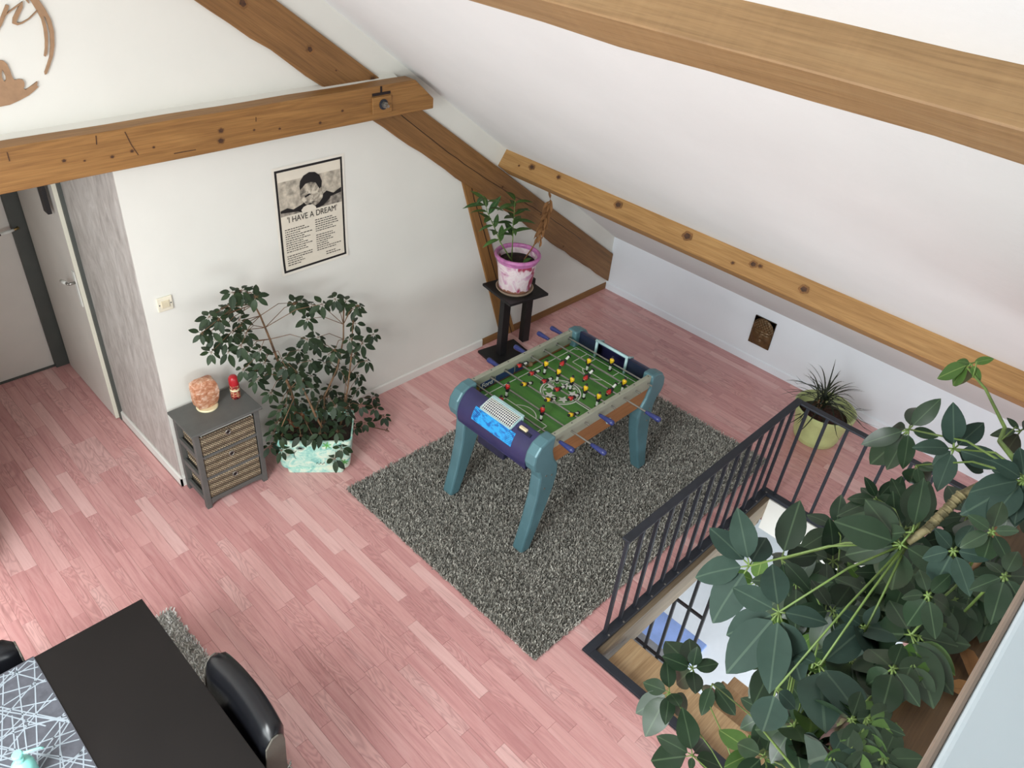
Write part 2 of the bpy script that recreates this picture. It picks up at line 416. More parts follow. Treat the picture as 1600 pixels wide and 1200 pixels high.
m_mdf = plain('laser_cut_mdf', (158, 126, 96), 0.7, 0, 0.05, 30)
m_bronze = plain('antique_bronze', (96, 74, 46), 0.34, 0.35, 0.15, 25)
m_bronze_dark = plain('dark_bronze', (34, 22, 20), 0.5, 0.2, 0.2, 20)
m_door = plain('white_door', (216, 212, 204), 0.5, 0, 0.02, 3)
m_doorframe = plain('dark_grey_frame', (76, 80, 76), 0.55, 0, 0.05, 6)
m_dooredge = plain('cream_door_edge', (226, 224, 206), 0.5, 0, 0.02, 3)
m_brass = plain('aged_brass', (150, 128, 82), 0.35, 0.7, 0.1, 20)
m_tile = plain('pale_tile', (226, 236, 240), 0.3, 0, 0.03, 3)
m_bluecloth = plain('blue_mat', (140, 168, 222), 0.8, 0, 0.08, 5)
m_concrete = plain('grey_landing', (128, 134, 136), 0.7, 0, 0.08, 6)
m_capwhite = plain('parapet_paint', (206, 221, 228), 0.28, 0, 0.015, 4)
m_capedge = plain('parapet_edge_band', (142, 126, 112), 0.5, 0, 0.06, 8)
m_redcap = plain('red_cap', (178, 36, 44), 0.3, 0, 0.05, 20)
t = NT('can_print', 0.35); t.color(t.ramp(t.noise(t.coord('Object', (1, 1, 1)), 60, 4, 0.5), [(0.40, (60, 20, 22)), (0.5, (170, 44, 44)), (0.58, (206, 168, 128)), (0.7, (110, 70, 50))])); m_can = t.m

# ------------------------------------------------------------------ the shell of the room
TAN = math.tan(math.radians(35.88)); KZ = 0.532
def roof_z(x): return KZ - x * TAN
RX = -5.75                                   # ridge
BACK = -8.0; HALLX = -4.335; HALLEND = 1.83; HALLLEFT = -5.45
OPX0, OPX1, OPY1, OPY0 = -3.325, -1.352, -2.530, -3.75      # stair opening
SLAB = -0.006
def struct(o, label=None):
    o['kind'] = 'structure'
    if label: o['label'] = label
    return o
mb = MB()
mb.box(-9.5, OPX0, BACK, 0.0, -0.28, SLAB); mb.box(OPX1, 0.0, BACK, 0.0, -0.28, SLAB)
mb.box(OPX0, OPX1, OPY1, 0.0, -0.28, SLAB); mb.box(OPX0, OPX1, BACK, OPY0, -0.28, SLAB)
mb.box(HALLLEFT - .1, HALLX + .1, 0.0, HALLEND + 0.2, -0.28, SLAB)
floor = struct(mb.build('floor', m_floor), 'pink wood-look laminate floor laid in narrow strips')

# strips of the laminate, running away from the viewer towards the gable
SW = 0.068; GAP = 0.0007
LENS = [0.28, 0.38, 0.48, 0.58, 0.68]
def strip_vs(w, y0, y1, x):
    b = 0.0009
    return [(x, y0, SLAB), (x + w, y0, SLAB), (x + w, y1, SLAB), (x, y1, SLAB),
            (x, y0, -b), (x + w, y0, -b), (x + w, y1, -b), (x, y1, -b),
            (x + b, y0 + b, 0), (x + w - b, y0 + b, 0), (x + w - b, y1 - b, 0), (x + b, y1 - b, 0)]
STRIP_F = [(0, 1, 5, 4), (1, 2, 6, 5), (2, 3, 7, 6), (3, 0, 4, 7), (4, 5, 9, 8), (5, 6, 10, 9), (6, 7, 11, 10), (7, 4, 8, 11), (8, 9, 10, 11)]
strip_me = {}
for Ln in LENS:
    b_ = MB(); b_.add(strip_vs(SW - GAP, 0, Ln - GAP, 0), STRIP_F); strip_me[Ln] = b_.mesh('plank', m_floor)
RUGX0, RUGX1, RUGY0, RUGY1 = -3.57, -1.10, -2.405, -0.712
strips = []
k = 0
while -k * SW > HALLLEFT - 0.4:
    x0 = -(k + 1) * SW; top = HALLEND if x0 + SW < HALLX + 0.02 else 0.0
    bot = OPY1 if (x0 > OPX0 - 0.01 and x0 + SW < OPX1 + 0.06) else -3.75
    y = top + random.uniform(0, 0.5); k += 1
    while y > bot:
        Ln = random.choice(LENS); ya, yb = y - Ln, y; y = ya
        full = yb <= top and ya >= bot
        ya = max(ya, bot); yb = min(yb, top)
        if yb - ya < 0.03: continue
        cx, cy = x0 + SW / 2, (ya + yb) / 2
        if RUGX0 + .03 < x0 and x0 + SW < RUGX1 - .03 and RUGY0 + .03 < ya and yb < RUGY1 - .03: continue
        P = [proj((xx, yy, 0)) for xx in (x0, x0 + SW) for yy in (ya, yb)]
        if all(p[0] < -30 for p in P) or all(p[0] > 1640 for p in P) or all(p[1] > 1260 for p in P): continue
        A = abs((P[3][0] - P[0][0]) * (P[1][1] - P[2][1]) - (P[3][1] - P[0][1]) * (P[1][0] - P[2][0]))
        ctr = proj((cx, cy, 0)); inside = 0 <= ctr[0] <= 1600 and 0 <= ctr[1] <= 1200
        hid = ctr[0] > 1050 and ctr[1] > 1050
        strips.append((A if (full and inside and not hid) else 0, x0, ya, yb, Ln))
strips.sort(reverse=True)
rest = MB(); rv = []
for i, (A, x0, ya, yb, Ln) in enumerate(strips):
    if i < 300 and A > 0:
        link_copy(strip_me[Ln], 'plank', floor, Matrix.Translation((x0, ya, 0)))
    else:
        rest.add(strip_vs(SW - GAP, ya, yb - GAP, x0), STRIP_F); rv += [random.random()] * 12
o = rest.build('plank_field', m_floor, floor); o['kind'] = 'stuff'
at = o.data.attributes.new('rnd', 'FLOAT', 'POINT'); at.data.foreach_set('value', rv)

# gable wall with the rafter line above and the hall opening to its side
TIE0, TIE1, TIEY = 2.135, 2.325, -0.14
mb = MB()
HE = HALLX + 0.004
mb.prism([(HE, 0.0), (-1.95, 0.0), (-1.95, roof_z(-1.95) + .05), (HE, roof_z(HE) + .05)], 1, 0.0, 0.22)
mb.prism([(HE, 2.24), (HE, roof_z(HE) + .05), (RX, roof_z(RX) + .05), (RX - 3.6, roof_z(RX) - 3.6 * TAN + .05), (RX - 3.6, 2.24)], 1, 0.0, 0.22)
mb.prism([(-1.95, 0.0), (0.05, 0.0), (0.05, roof_z(0.05)), (-1.95, roof_z(-1.95) + .05)], 1, 0.0, 0.22)
mb.box(RX - 3.6, HALLLEFT, 0.0, 0.22, 0.0, 2.24)
wall_back = struct(mb.build('wall_back', m_wall), 'white plastered gable wall')
mb = MB(); mb.prism([(-0.02, 0.0), (0.2, 0.0), (0.2, KZ + .1), (-0.02, roof_z(-.02) + .004)], 1, BACK, 0.012)
wall_right = struct(mb.build('wall_right', m_knee), 'low pale knee wall under the roof slope')
mb = MB()
mb.prism([(0.25, roof_z(0.25)), (RX, roof_z(RX)), (RX, roof_z(RX) + 0.2), (0.25, roof_z(0.25) + 0.2)], 1, BACK, 0.22)
mb.prism([(RX, roof_z(RX)), (-8.3, roof_z(RX) - (RX + 8.3) * TAN), (-8.3, roof_z(RX) - (RX + 8.3) * TAN + .2), (RX, roof_z(RX) + 0.2)], 1, BACK, 0.22)
ceiling = struct(mb.build('ceiling', m_ceil), 'sloping white plastered ceiling under the roof')
# hall: brushed grey side wall, end wall, far side wall, flat ceiling
mb = MB(); mb.box(HALLX, HALLX + 0.10, 0.001, 0.865, 0.0, 2.238); mb.box(HALLX, HALLX + .1, .865, 1.75, 2.06, 2.3); mb.box(HALLX, HALLX + .1, 1.75, HALLEND - .001, 0, 2.3)
struct(mb.build('wall_hall_side', m_grey), 'brushed grey decorative painted wall of the hallway')
mb = MB(); mb.box(HALLLEFT - .1, HALLX + .1, HALLEND, HALLEND + .15, 0, 2.4); struct(mb.build('wall_hall_end', m_door), 'white end wall of the hallway')
mb = MB(); mb.box(HALLLEFT - .1, HALLLEFT, 0.225, HALLEND - .001, 0, 2.299); struct(mb.build('wall_hall_far_side', m_wall), 'white far side wall of the hallway')
mb = MB(); mb.box(HALLLEFT - .1, HALLX + .1, 0.225, HALLEND - .001, 2.3, 2.45); struct(mb.build('ceiling_hall', m_wall), 'flat white ceiling of the hallway')

# skirtings
mb = MB(); mb.prism([(0.0, 0.0), (-0.012, 0.0), (-0.012, 0.062), (-0.004, 0.072), (0.0, 0.072)], 0, HALLX - 0.012, -1.70)
struct(mb.build('baseboard_back', m_base), 'white skirting board along the gable wall')
mb = MB(); mb.prism([(-0.02, 0.0), (-0.03, 0.0), (-0.03, 0.062), (-0.024, 0.07), (-0.02, 0.07)], 1, BACK, 0.0)
struct(mb.build('baseboard_right', m_knee), 'painted skirting along the low knee wall')
mb = MB(); mb.prism([(HALLX, 0.0), (HALLX - 0.012, 0.0), (HALLX - 0.012, 0.066), (HALLX - .005, 0.074), (HALLX, 0.074)], 1, -0.012, 0.865)
struct(mb.build('baseboard_hall', m_base), 'white skirting under the brushed grey wall')
mb = MB(); mb.bar((-1.70, 0.004, 0.035), (-0.03, 0.004, 0.035), 0.024, 0.07)
struct(mb.build('trim_1', m_beam_dark, bevel=0.006), 'rough brown timber sill along the foot of the gable wall')

# ------------------------------------------------------------------ roof timbers
def timber(name, mat, p0, p1, across, w, d, label, out=None, wob=0.0, kind='structure', cut=None):
    """beam with its length on local x; 'across' gives local y; w along y, d along local z"""
    p0 = Vector(p0); p1 = Vector(p1); m = frame(p0, p1 - p0, across); Ln = (p1 - p0).length
    N = 28; b = MB(); vs = []; r = random.Random(hash(name) % 1000 + 3)
    ph = [r.uniform(0, 6) for _ in range(8)]
    for i in range(N + 1):
        x = Ln * i / N
        for j, (y, z) in enumerate(((0, 0), (w, 0), (w, d), (0, d))):
            e = wob * (math.sin(x * 5.1 + ph[j]) + 0.6 * math.sin(x * 11.7 + ph[j + 4]))
            xx = x
            if cut and i in (0, N): xx = x + cut(i == 0, y, z)
            vs.append((xx, y + (e if j in (0, 3) else -e) * 0.6, z + (e if j in (0, 1) else -e) * 0.6))
    fs = [(i * 4 + j, i * 4 + (j + 1) % 4, (i + 1) * 4 + (j + 1) % 4, (i + 1) * 4 + j) for i in range(N) for j in range(4)] + [(3, 2, 1, 0), (N * 4, N * 4 + 1, N * 4 + 2, N * 4 + 3)]
    b.add(vs, fs)
    o = b.build(name, mat, matrix=m, bevel=0.004, seg=1); o['kind'] = kind; o['label'] = label; return o
cs, sn = math.cos(math.radians(35.88)), math.sin(math.radians(35.88))
NRM = Vector((-sn, 0, -cs))      # from the ceiling into the room
UPS = Vector((-cs, 0, sn))       # up the slope
# purlin low on the slope
pc = Vector((-1.587, 0.03, roof_z(-1.587)))
purl = timber('purlin_beam', m_beam_light, pc - UPS * 0.16 - NRM * .01, pc - UPS * 0.16 - NRM * .01 + Vector((0, -7.9, 0)), UPS, 0.16, 0.145, 'honey pine purlin with dark knots running low along the slope', wob=0.0015)
pc = Vector((-3.868, 0.03, roof_z(-3.868)))
timber('ridge_side_beam', m_beam_top, pc - UPS * 0.15 - NRM * .01, pc - UPS * 0.15 - NRM * .01 + Vector((0, -7.9, 0)), UPS, 0.15, 0.125, 'thick saw-marked pine beam high under the ceiling slope', wob=0.004)
# principal rafter in the gable plane (two lines measured on the wall)
ra = gy(430, 0, -0.02); rb = gy(955, 398, -0.02); rdir = (rb - ra).normalized()
perp = Vector((rdir.z, 0, -rdir.x));  perp = perp if perp.z < 0 else -perp
r0 = rb - rdir * 4.9
mb = MB()
wR = 0.222
q = [r0, rb + rdir * 0.0, rb + rdir * 0.0]
def xz(v): return (v.x, v.z)
endtop = Vector((-0.022, 0, rb.z)); 
low = r0 + perp * wR; tt = (-0.022 - low.x) / rdir.x; endlow = low + rdir * tt
Lr = 4.9
m = frame(r0, rdir, -perp)
N = 40; vs = []; rr = random.Random(5)
for i in range(N + 1):
    f = i / N
    a = r0.lerp(Vector((-0.022, r0.y, rb.z)), f); bq = low.lerp(endlow, f)
    jag = rr.uniform(-0.006, 0.006) if 0 < i < N else 0
    for y in (-0.022, 0.05):
        vs.append(m.inverted() @ Vector((a.x, y, a.z))); vs.append(m.inverted() @ (Vector((bq.x, y, bq.z)) + perp * jag))
fs = []
for i in range(N):
    a = i * 4; b = a + 4
    fs += [(a, a + 1, b + 1, b), (a + 2, b + 2, b + 3, a + 3), (a, b, b + 2, a + 2), (a + 1, a + 3, b + 3, b + 1)]
fs += [(0, 2, 3, 1), (N * 4, N * 4 + 1, N * 4 + 3, N * 4 + 2)]
mb = MB(); mb.add(vs, fs)
o = mb.build('rafter_beam', m_beam_dark, matrix=m, bevel=0.004, seg=1); struct(o, 'long brown principal rafter set in the gable wall')
# drying crack along the rafter
ck_ = MB(); pts = []
for i in range(30):
    f = i / 29; p = r0.lerp(rb, 0.33 + 0.55 * f) + perp * (0.085 + 0.03 * math.sin(f * 5) + rr.uniform(-.003, .003)); pts.append(Vector((p.x, -0.0225, p.z)))
for a, b in zip(pts, pts[1:]): ck_.bar(a, b, 0.004, 0.003, up=(0, 1, 0))
ck_.build('drying_crack', m_bronze_dark, o)
# leaning post under the rafter
pA = gy(721, 287, -0.012); pB = gy(745, 300, -0.012); pC = gy(806, 508, -0.012)
pD = Vector((pC.x - 0.175, pC.y, 0.0)); pC.z = 0.0; pA.z += .03; pB.z += .03
ctr = (pA + pD) / 2
m = frame(pD, pA - pD, pC - pD)
vs = [m.inverted() @ (p + Vector((0, y, 0))) for y in (0.0, 0.06) for p in (pA, pB, pC, pD)]
mb = MB(); mb.add(vs, [(0, 1, 2, 3), (7, 6, 5, 4), (0, 4, 5, 1), (1, 5, 6, 2), (2, 6, 7, 3), (3, 7, 4, 0)])
o = mb.build('leaning_post', m_beam, matrix=m, bevel=0.005, seg=1); struct(o, 'brown leaning timber post behind the plant stand')
ck_ = MB(); a = pA.lerp(pB, .55); b = pD.lerp(pC, .72)
pts = [a.lerp(b, i / 12) + Vector((rr.uniform(-.006, .006), -0.001, 0)) for i in range(13)]
for a, b in zip(pts, pts[1:]): ck_.bar(a, b, 0.005, 0.003, up=(0, 1, 0))
ck_.build('drying_crack', m_bronze_dark, o)
# collar tie bolted in front of the rafter
xe = -2.42
mb = MB(); T = TIEY; b0 = []
LT = 4.2; N = 30
prof = []
lo = [(-LT + LT * i / N, 0.0012 * math.sin(i * .9)) for i in range(N + 1)]
hi = [(0.0, 0.062), (-0.145, TIE1 - TIE0)] + [(-0.145 - (LT - 0.145) * i / N, TIE1 - TIE0 + 0.0015 * math.sin(i * 1.3)) for i in range(1, N + 1)]
mb.prism(lo + hi, 1, 0.0, 0.10)
tie = mb.build('tie_beam', m_beam, matrix=Matrix.Translation((xe, T, TIE0)), bevel=0.004, seg=1); struct(tie, 'horizontal brown tie beam bolted across the rafter')
# bolt, washer and wedge block
bp = gy(597, 162, T); blk = MB()
blk.box(-0.075, 0.062, -0.012, 0.0, -0.052, 0.045); blk.build('washer_block', m_beam, tie, matrix=Matrix.Translation(bp), bevel=0.003)
nut = MB(); nut.tube([bp + Vector((0, -0.012, 0)), bp + Vector((0, -0.018, 0))], 0.030, 20); nut.build('washer', m_railpaint, tie)
nut = MB(); nut.tube([bp + Vector((0, -0.018, 0)), bp + Vector((0, -0.036, 0))], 0.019, 6); nut.tube([bp + Vector((0, -0.036, 0)), bp + Vector((0, -0.06, 0))], 0.009, 10)
nut.build('bolt', m_steel, tie)
nt = MB(); nt.box(-0.07, 0.06, -0.003, 0.0, 0.05, 0.066); nt.box(-0.012, 0.0, -0.003, 0, 0.066, 0.10); nt.build('notch', m_bronze_dark, tie, matrix=Matrix.Translation(bp))
# ledge added behind the tie to mimic its shadow strip on the wall
mb = MB(); mb.prism([(T + 0.10, TIE0 + 0.02), (0.0, TIE0 + 0.02), (0.0, TIE1 + 0.012), (T + 0.10, TIE1 - 0.004)], 0, xe - LT, -2.62)
struct(mb.build('shadow_ledge', m_wall), 'white ledge added behind the tie beam to imitate its shadow strip')

m_knot = plain('dark_knot', (70, 44, 24), .6, 0, .25, 40); m_knot_soft = plain('knot_halo', (122, 84, 44), .6, 0, .15, 30)
def knot(px, py, pt, nrm, r, parent, xdir, halo=1.7):
    d = ray(px, py); nrm = Vector(nrm).normalized(); q = CAM + d * ((Vector(pt) - CAM).dot(nrm) / d.dot(nrm)); x = Vector(xdir).normalized(); y = nrm.cross(x)
    for nm, rr_, mt, o_ in (('knot_halo', r * halo, m_knot_soft, .0012), ('knot', r, m_knot, .0018)):
        b = MB(); n = 14; b.add([q + nrm * o_ + (x * math.cos(6.2832 * k / n) * 1.25 + y * math.sin(6.2832 * k / n)) * rr_ * (1 + .12 * math.sin(k * 2.3)) for k in range(n)], [tuple(range(n))])
        b.build(nm, mt, parent)
ptp = Vector((-1.587, 0, roof_z(-1.587)))
for px, py, r in ((831, 261, .014), (873, 277, .010), (966, 320, .016), (1074, 369, .018), (1145, 411, .007), (1177, 413, .013), (1188, 416, .008), (1256, 452, .015), (811, 259, .005)): knot(px, py, ptp + UPS * .002, UPS, r, purl, (0, 1, 0))
for px, py, r in ((345, 220, .012), (175, 245, .006), (100, 251, .006), (132, 251, .004), (206, 236, .006), (240, 230, .005), (397, 203, .005), (437, 201, .005), (500, 192, .006), (345, 204, .010), (535, 173, .006)): knot(px, py, (0, T - .0005, 0), (0, -1, 0), r, tie, (1, 0, 0), 1.5)
for a_, b_ in (((150, 212), (151, 226)), ((195, 206), (205, 226)), ((205, 226), (216, 242)), ((11, 238), (15, 252)), ((272, 240), (306, 234)), ((400, 183), (400, 190))):
    b = MB(); b.bar(gy(*a_, T - .001), gy(*b_, T - .001), .004, .002, up=(0, 1, 0)); b.build('crack_line', m_knot, tie)
raf = bpy.data.objects['rafter_beam']
for px, py, r in ((379, 5, .015), (484, 77, .013), (582, 124, .014), (525, 110, .005), (785, 292, .008), (845, 335, .006), (880, 385, .006)): knot(px, py, (0, -.0225, 0), (0, -1, 0), r, raf, rdir)

# ------------------------------------------------------------------ doors of the hall
d1 = empty('door_1', (HALLX, 0.88, 0)); struct(d1, 'white door standing slightly ajar beside the brushed grey wall')
la = Vector((-4.353, 0.895, 0)); lb = Vector((-4.345, 1.72, 0)); lm = frame(la, lb - la, (-1, 0, 0))
mb = MB(); mb.box(0.004, (lb - la).length, 0.0, 0.024, 0.008, 2.03, lm); leaf = mb.build('door_leaf', m_door, d1, bevel=0.002)
mb = MB(); mb.box(0.0, 0.006, -0.001, 0.025, 0.008, 2.03, lm); mb.build('leaf_edge', m_dooredge, leaf)
mb = MB(); mb.box(0.026, 0.062, 0.024, 0.030, 0.90, 1.15, lm); mb.build('handle_plate', m_white, leaf, bevel=0.004)
mb = MB(); a = lm @ Vector((0.045, 0.030, 1.07)); b = lm @ Vector((0.045, 0.070, 1.07)); c = lm @ Vector((0.16, 0.075, 1.045))
mb.tube([a, b], 0.009, 10); mb.tube([b, b.lerp(c, .35)], 0.008, 10); mb.build('handle_neck', m_steel, leaf, smooth=True)
mb = MB(); mb.tube([b.lerp(c, .3), b.lerp(c, .6), c], [0.009, 0.013, 0.011], 12); mb.build('handle_grip', m_white, leaf, smooth=True)
mb = MB(); mb.box(HALLX - 0.02, HALLX + .1, 0.865, 0.893, 0, 2.06); mb.box(HALLX - 0.02, HALLX + .1, 1.722, 1.75, 0, 2.06); mb.box(HALLX - 0.02, HALLX + .1, .865, 1.75, 2.03, 2.06)
mb.build('door_frame', m_doorframe, d1, bevel=0.002)
mb = MB(); mb.box(HALLX + 0.06, HALLX + .09, 0.893, 1.722, 0, 2.03); mb.build('door_stop', m_doorframe, d1)
d2 = empty('door_2', (-4.9, HALLEND, 0)); struct(d2, 'white door in a dark grey frame at the hall end')
mb = MB(); mb.box(-5.32, -4.455, HALLEND - 0.035, HALLEND, 0.01, 2.03); leaf = mb.build('door_leaf', m_door, d2, bevel=0.002)
mb = MB(); mb.box(-4.455, -4.36, HALLEND - 0.075, HALLEND + .01, 0, 2.12); mb.box(-5.415, -5.32, HALLEND - 0.075, HALLEND + .01, 0, 2.12); mb.box(-5.32, -4.455, HALLEND - 0.075, HALLEND + .01, 2.03, 2.12)
mb.build('door_frame', m_doorframe, d2, bevel=0.003)
mb = MB(); mb.box(-5.32, -4.455, HALLEND - 0.05, HALLEND - 0.035, 0.0, 0.012); mb.build('threshold', m_doorframe, d2)
hp = gy(24, 352, HALLEND - 0.035); mb = MB(); mb.tube([hp, hp + Vector((0, -0.012, 0))], 0.022, 16); mb.build('handle_rose', m_brass, leaf)
a = hp + Vector((0, -0.012, 0)); b = hp + Vector((0, -0.055, 0)); c = b + Vector((-0.115, -0.01, -0.012))
mb = MB(); mb.tube([a, b, b.lerp(c, .3)], 0.008, 10); mb.build('handle_neck', m_brass, leaf, smooth=True)
mb = MB(); mb.tube([b.lerp(c, .25), b.lerp(c, .6), c], [0.009, 0.013, 0.011], 12); mb.build('handle_grip', m_white, leaf, smooth=True)
mb = MB(); mb.tube([c + (c - b) * 0.0, c + (c - b).normalized() * 0.012], 0.008, 10); mb.build('handle_tip', m_black, leaf)
mb = MB()
for px, py in ((18, 334), (33, 380)):
    p = gy(px, py, HALLEND - 0.035); mb.tube([p, p + Vector((0, -0.003, 0))], 0.006, 10)
mb.build('screw_hole', m_black, leaf)
# black over-door hook with a translucent flap
p = gx(66, 300, -4.41)
hk = thing('door_hook', (p.x, p.y, 1.53), 'black hanging rack hooked over the hallway door, seen under the tie beam', 'hook')
mb = MB(); mb.box(p.x - 0.012, p.x + 0.012, p.y - 0.035, p.y + 0.035, 1.53, 2.035); mb.box(p.x - .012, p.x + .06, p.y - .035, p.y + .035, 2.035, 2.043); mb.build('strap', m_black, hk, bevel=0.002)
mb = MB(); mb.prism([(p.y + 0.04, 1.54), (p.y + .05, 1.9), (p.y + 0.2, 1.9)], 0, p.x - 0.004, p.x + 0.004); mb.build('hanging_flap', plain('frosted_flap', (176, 174, 172), 0.3), hk)

# ------------------------------------------------------------------ wall pieces
# light switch
sw = thing('light_switch', gy(257, 474, -0.006), 'cream rocker light switch on the white wall beside the corner', 'switch')
c = gy(257, 474, 0.0)
mb = MB(); mb.box(c.x - 0.043, c.x + 0.043, -0.010, 0.0, c.z - 0.043, c.z + 0.043); mb.build('cover_plate', plain('switch_cream', (226, 220, 200), 0.4), sw, bevel=0.004)
mb = MB(); mb.box(c.x - 0.023, c.x + 0.023, -0.015, -0.008, c.z - 0.022, c.z + 0.022); mb.build('rocker', plain('switch_ivory', (214, 204, 176), 0.4), sw, bevel=0.003)
for s in (-1, 1):
    mb = MB(); mb.tube([(c.x + s * 0.032, -0.010, c.z), (c.x + s * 0.032, -0.0115, c.z)], 0.0035, 10); mb.build('screw', m_railpaint, sw)

# poster
pw0, pw1, pz0, pz1 = -3.492, -3.002, 1.243, 1.921
po = thing('wall_poster', (-3.25, 0, pz0), 'black-bordered paper poster with printed title and two columns of verse', 'poster')
def curl(x, z):
    f = max(0.0, (pz0 + 0.12 - z) / 0.12); g = (x - pw0) / (pw1 - pw0)
    return -0.003 - 0.010 * f * f * (1.0 - 0.55 * g)
def sheet(x0, x1, z0, z1, off, nx=10, nz=24):
    b = MB(); vs = []
    for j in range(nz + 1):
        for i in range(nx + 1):
            x = x0 + (x1 - x0) * i / nx; z = z0 + (z1 - z0) * j / nz; vs.append((x, curl(x, z) - off, z))
    return b.add(vs, [(j * (nx + 1) + i, j * (nx + 1) + i + 1, (j + 1) * (nx + 1) + i + 1, (j + 1) * (nx + 1) + i) for j in range(nz) for i in range(nx)])
sheet(pw0, pw1, pz0, pz1, 0.0).build('paper_margin', m_paper_edge, po)
sheet(pw0 + .016, pw1 - .016, pz0 + .016, pz1 - .016, 0.0006).build('black_border', m_ink, po)
sheet(pw0 + .030, pw1 - .030, pz0 + .030, pz1 - .030, 0.0012).build('paper_sheet', m_paper, po)
PW, PH = pw1 - pw0, pz1 - pz0
def pp(u, v, off): return (pw0 + u * PW, curl(pw0 + u * PW, pz0 + (1 - v) * PH) - off, pz0 + (1 - v) * PH)
def ppoly(pts, name, mat, off):
    off = .0014 + (off - .0014) * 1.6
    b = MB(); b.add([pp(u, v, off) for u, v in pts], [tuple(range(len(pts)))])
    me = b.mesh(name, mat); o = bpy.data.objects.new(name, me); COL.objects.link(o); par(o, po); return o
sky = [(0.065, 0.13), (0.935, 0.13), (0.935, 0.44), (0.065, 0.44)]
ppoly(sky, 'printed_sky', m_ink_light, 0.0016)
ppoly([(0.065, .385), (.16, .37), (.24, .395), (.40, .36), (.62, .35), (.74, .315), (.82, .335), (.935, .30), (.935, .345), (.75, .365), (.5, .40), (.3, .425), (.065, .405)], 'printed_hills', m_ink, 0.0019)
ppoly([(.065, .405), (.3, .425), (.5, .40), (.75, .365), (.935, .345), (.935, .44), (.065, .44)], 'printed_water', m_ink_mid, 0.0019)
ppoly([(.30, .425), (.36, .37), (.45, .33), (.62, .34), (.72, .30), (.80, .33), (.76, .38), (.66, .43), (.52, .445), (.36, .445)], 'printed_coat', m_ink, 0.0022)
ppoly([(.345, .20), (.36, .155), (.41, .115), (.49, .095), (.57, .105), (.63, .14), (.66, .20), (.65, .25), (.62, .265), (.60, .24), (.57, .20), (.50, .185), (.43, .19), (.39, .215), (.35, .235)], 'printed_hair', m_ink, 0.0030)
ppoly([(.35, .23), (.39, .205), (.45, .185), (.52, .185), (.58, .205), (.61, .245), (.655, .25), (.65, .29), (.67, .31), (.655, .355), (.60, .395), (.53, .415), (.46, .40), (.415, .38), (.39, .355), (.365, .335), (.345, .285)], 'printed_face', m_ink_face, 0.0026)
ppoly([(.405, .30), (.47, .285), (.50, .295), (.46, .305), (.41, .315)], 'printed_brow', m_ink, 0.0032)
ppoly([(.40, .355), (.44, .345), (.46, .36), (.43, .37)], 'printed_nose', m_ink_mid, 0.0032)
ppoly([(.42, .385), (.47, .375), (.52, .383), (.47, .392)], 'printed_mouth', m_ink, 0.0032)
ppoly([(.345, .42), (.38, .395), (.44, .385), (.51, .395), (.55, .42), (.56, .445), (.44, .452), (.36, .45)], 'printed_hand', m_paper, 0.0034)
tm = frame(Vector(pp(.5, .485, 0.004)), (1, 0, 0), (0, 0, 1))
text('printed_title', "'I HAVE A DREAM'", 0.053, m_ink, po, tm, 0.84, 0.0, 0.0)
b = MB(); rp = random.Random(11)
def lines(u0, v0, n, wid, gaps=()):
    v = v0
    for i in range(n):
        v += 0.0215
        if i in gaps: v += 0.02
        L_ = wid * rp.uniform(0.45, 1.0); u = u0
        while u < u0 + L_:
            w = rp.uniform(.012, .04)
            a = [pp(u, v, .002), pp(u + w, v, .002), pp(u + w, v + .0085, .002), pp(u, v + .0085, .002)]
            b.add(a, [(0, 1, 2, 3)]); u += w + .008
lines(.10, .545, 16, .38, (11,)); lines(.53, .525, 14, .36, (6,)); lines(.66, .865, 2, .2)
o = b.build('printed_verse', plain('faded_ink', (64, 60, 56), 0.6), po); o['kind'] = 'stuff'

# laser-cut wall decoration, partly out of the frame
art = thing('wall_art', gy(40, 80, -0.004), 'brown laser-cut round wall decoration with script letters and seated figure', 'wall art')
def cut2d(name, polys):
    c = bpy.data.curves.new(name, 'CURVE'); c.dimensions = '2D'; c.fill_mode = 'BOTH'; c.extrude = 0.004; c.bevel_depth = 0.0; c.materials.append(m_mdf)
    for pts in polys:
        s = c.splines.new('POLY'); s.points.add(len(pts) - 1); s.use_cyclic_u = True
        for i, (x, y) in enumerate(pts):
            p = gy(x / 6.667, y / 6.667, -0.006); s.points[i].co = (p.x, p.z, 0, 1)
    o = bpy.data.objects.new(name, c); COL.objects.link(o)
    o.matrix_basis = Matrix(((1, 0, 0, 0), (0, 0, -1, -0.006), (0, 1, 0, 0), (0, 0, 0, 1))); par(o, art); return to_mesh(o)
def ribbon(path):
    L_, R_ = [], []
    for i, (x, y, w) in enumerate(path):
        a = path[max(i - 1, 0)]; b_ = path[min(i + 1, len(path) - 1)]; t_ = Vector((b_[0] - a[0], b_[1] - a[1])).normalized(); n_ = Vector((-t_.y, t_.x)) * w / 2
        L_.append((x + n_.x, y + n_.y)); R_.append((x - n_.x, y - n_.y))
    return L_ + R_[::-1]
cut2d('brush_ring', [[(200, -190), (290, -130), (360, -60), (405, 0), (470, 95), (530, 210), (560, 330), (565, 470), (550, 580), (515, 690), (484, 770), (468, 776), (463, 750), (490, 670), (515, 590), (525, 470), (520, 350), (500, 260), (470, 180), (452, 162), (458, 190), (478, 260), (493, 340), (497, 430), (490, 550), (472, 590), (458, 582), (468, 500), (468, 420), (455, 300), (430, 200), (385, 115), (315, 0), (260, -60), (190, -120)]])
cut2d('script_letter', [ribbon([(75, 52, 34), (62, 95, 40), (40, 150, 40), (0, 250, 36), (-40, 330, 22)]), ])
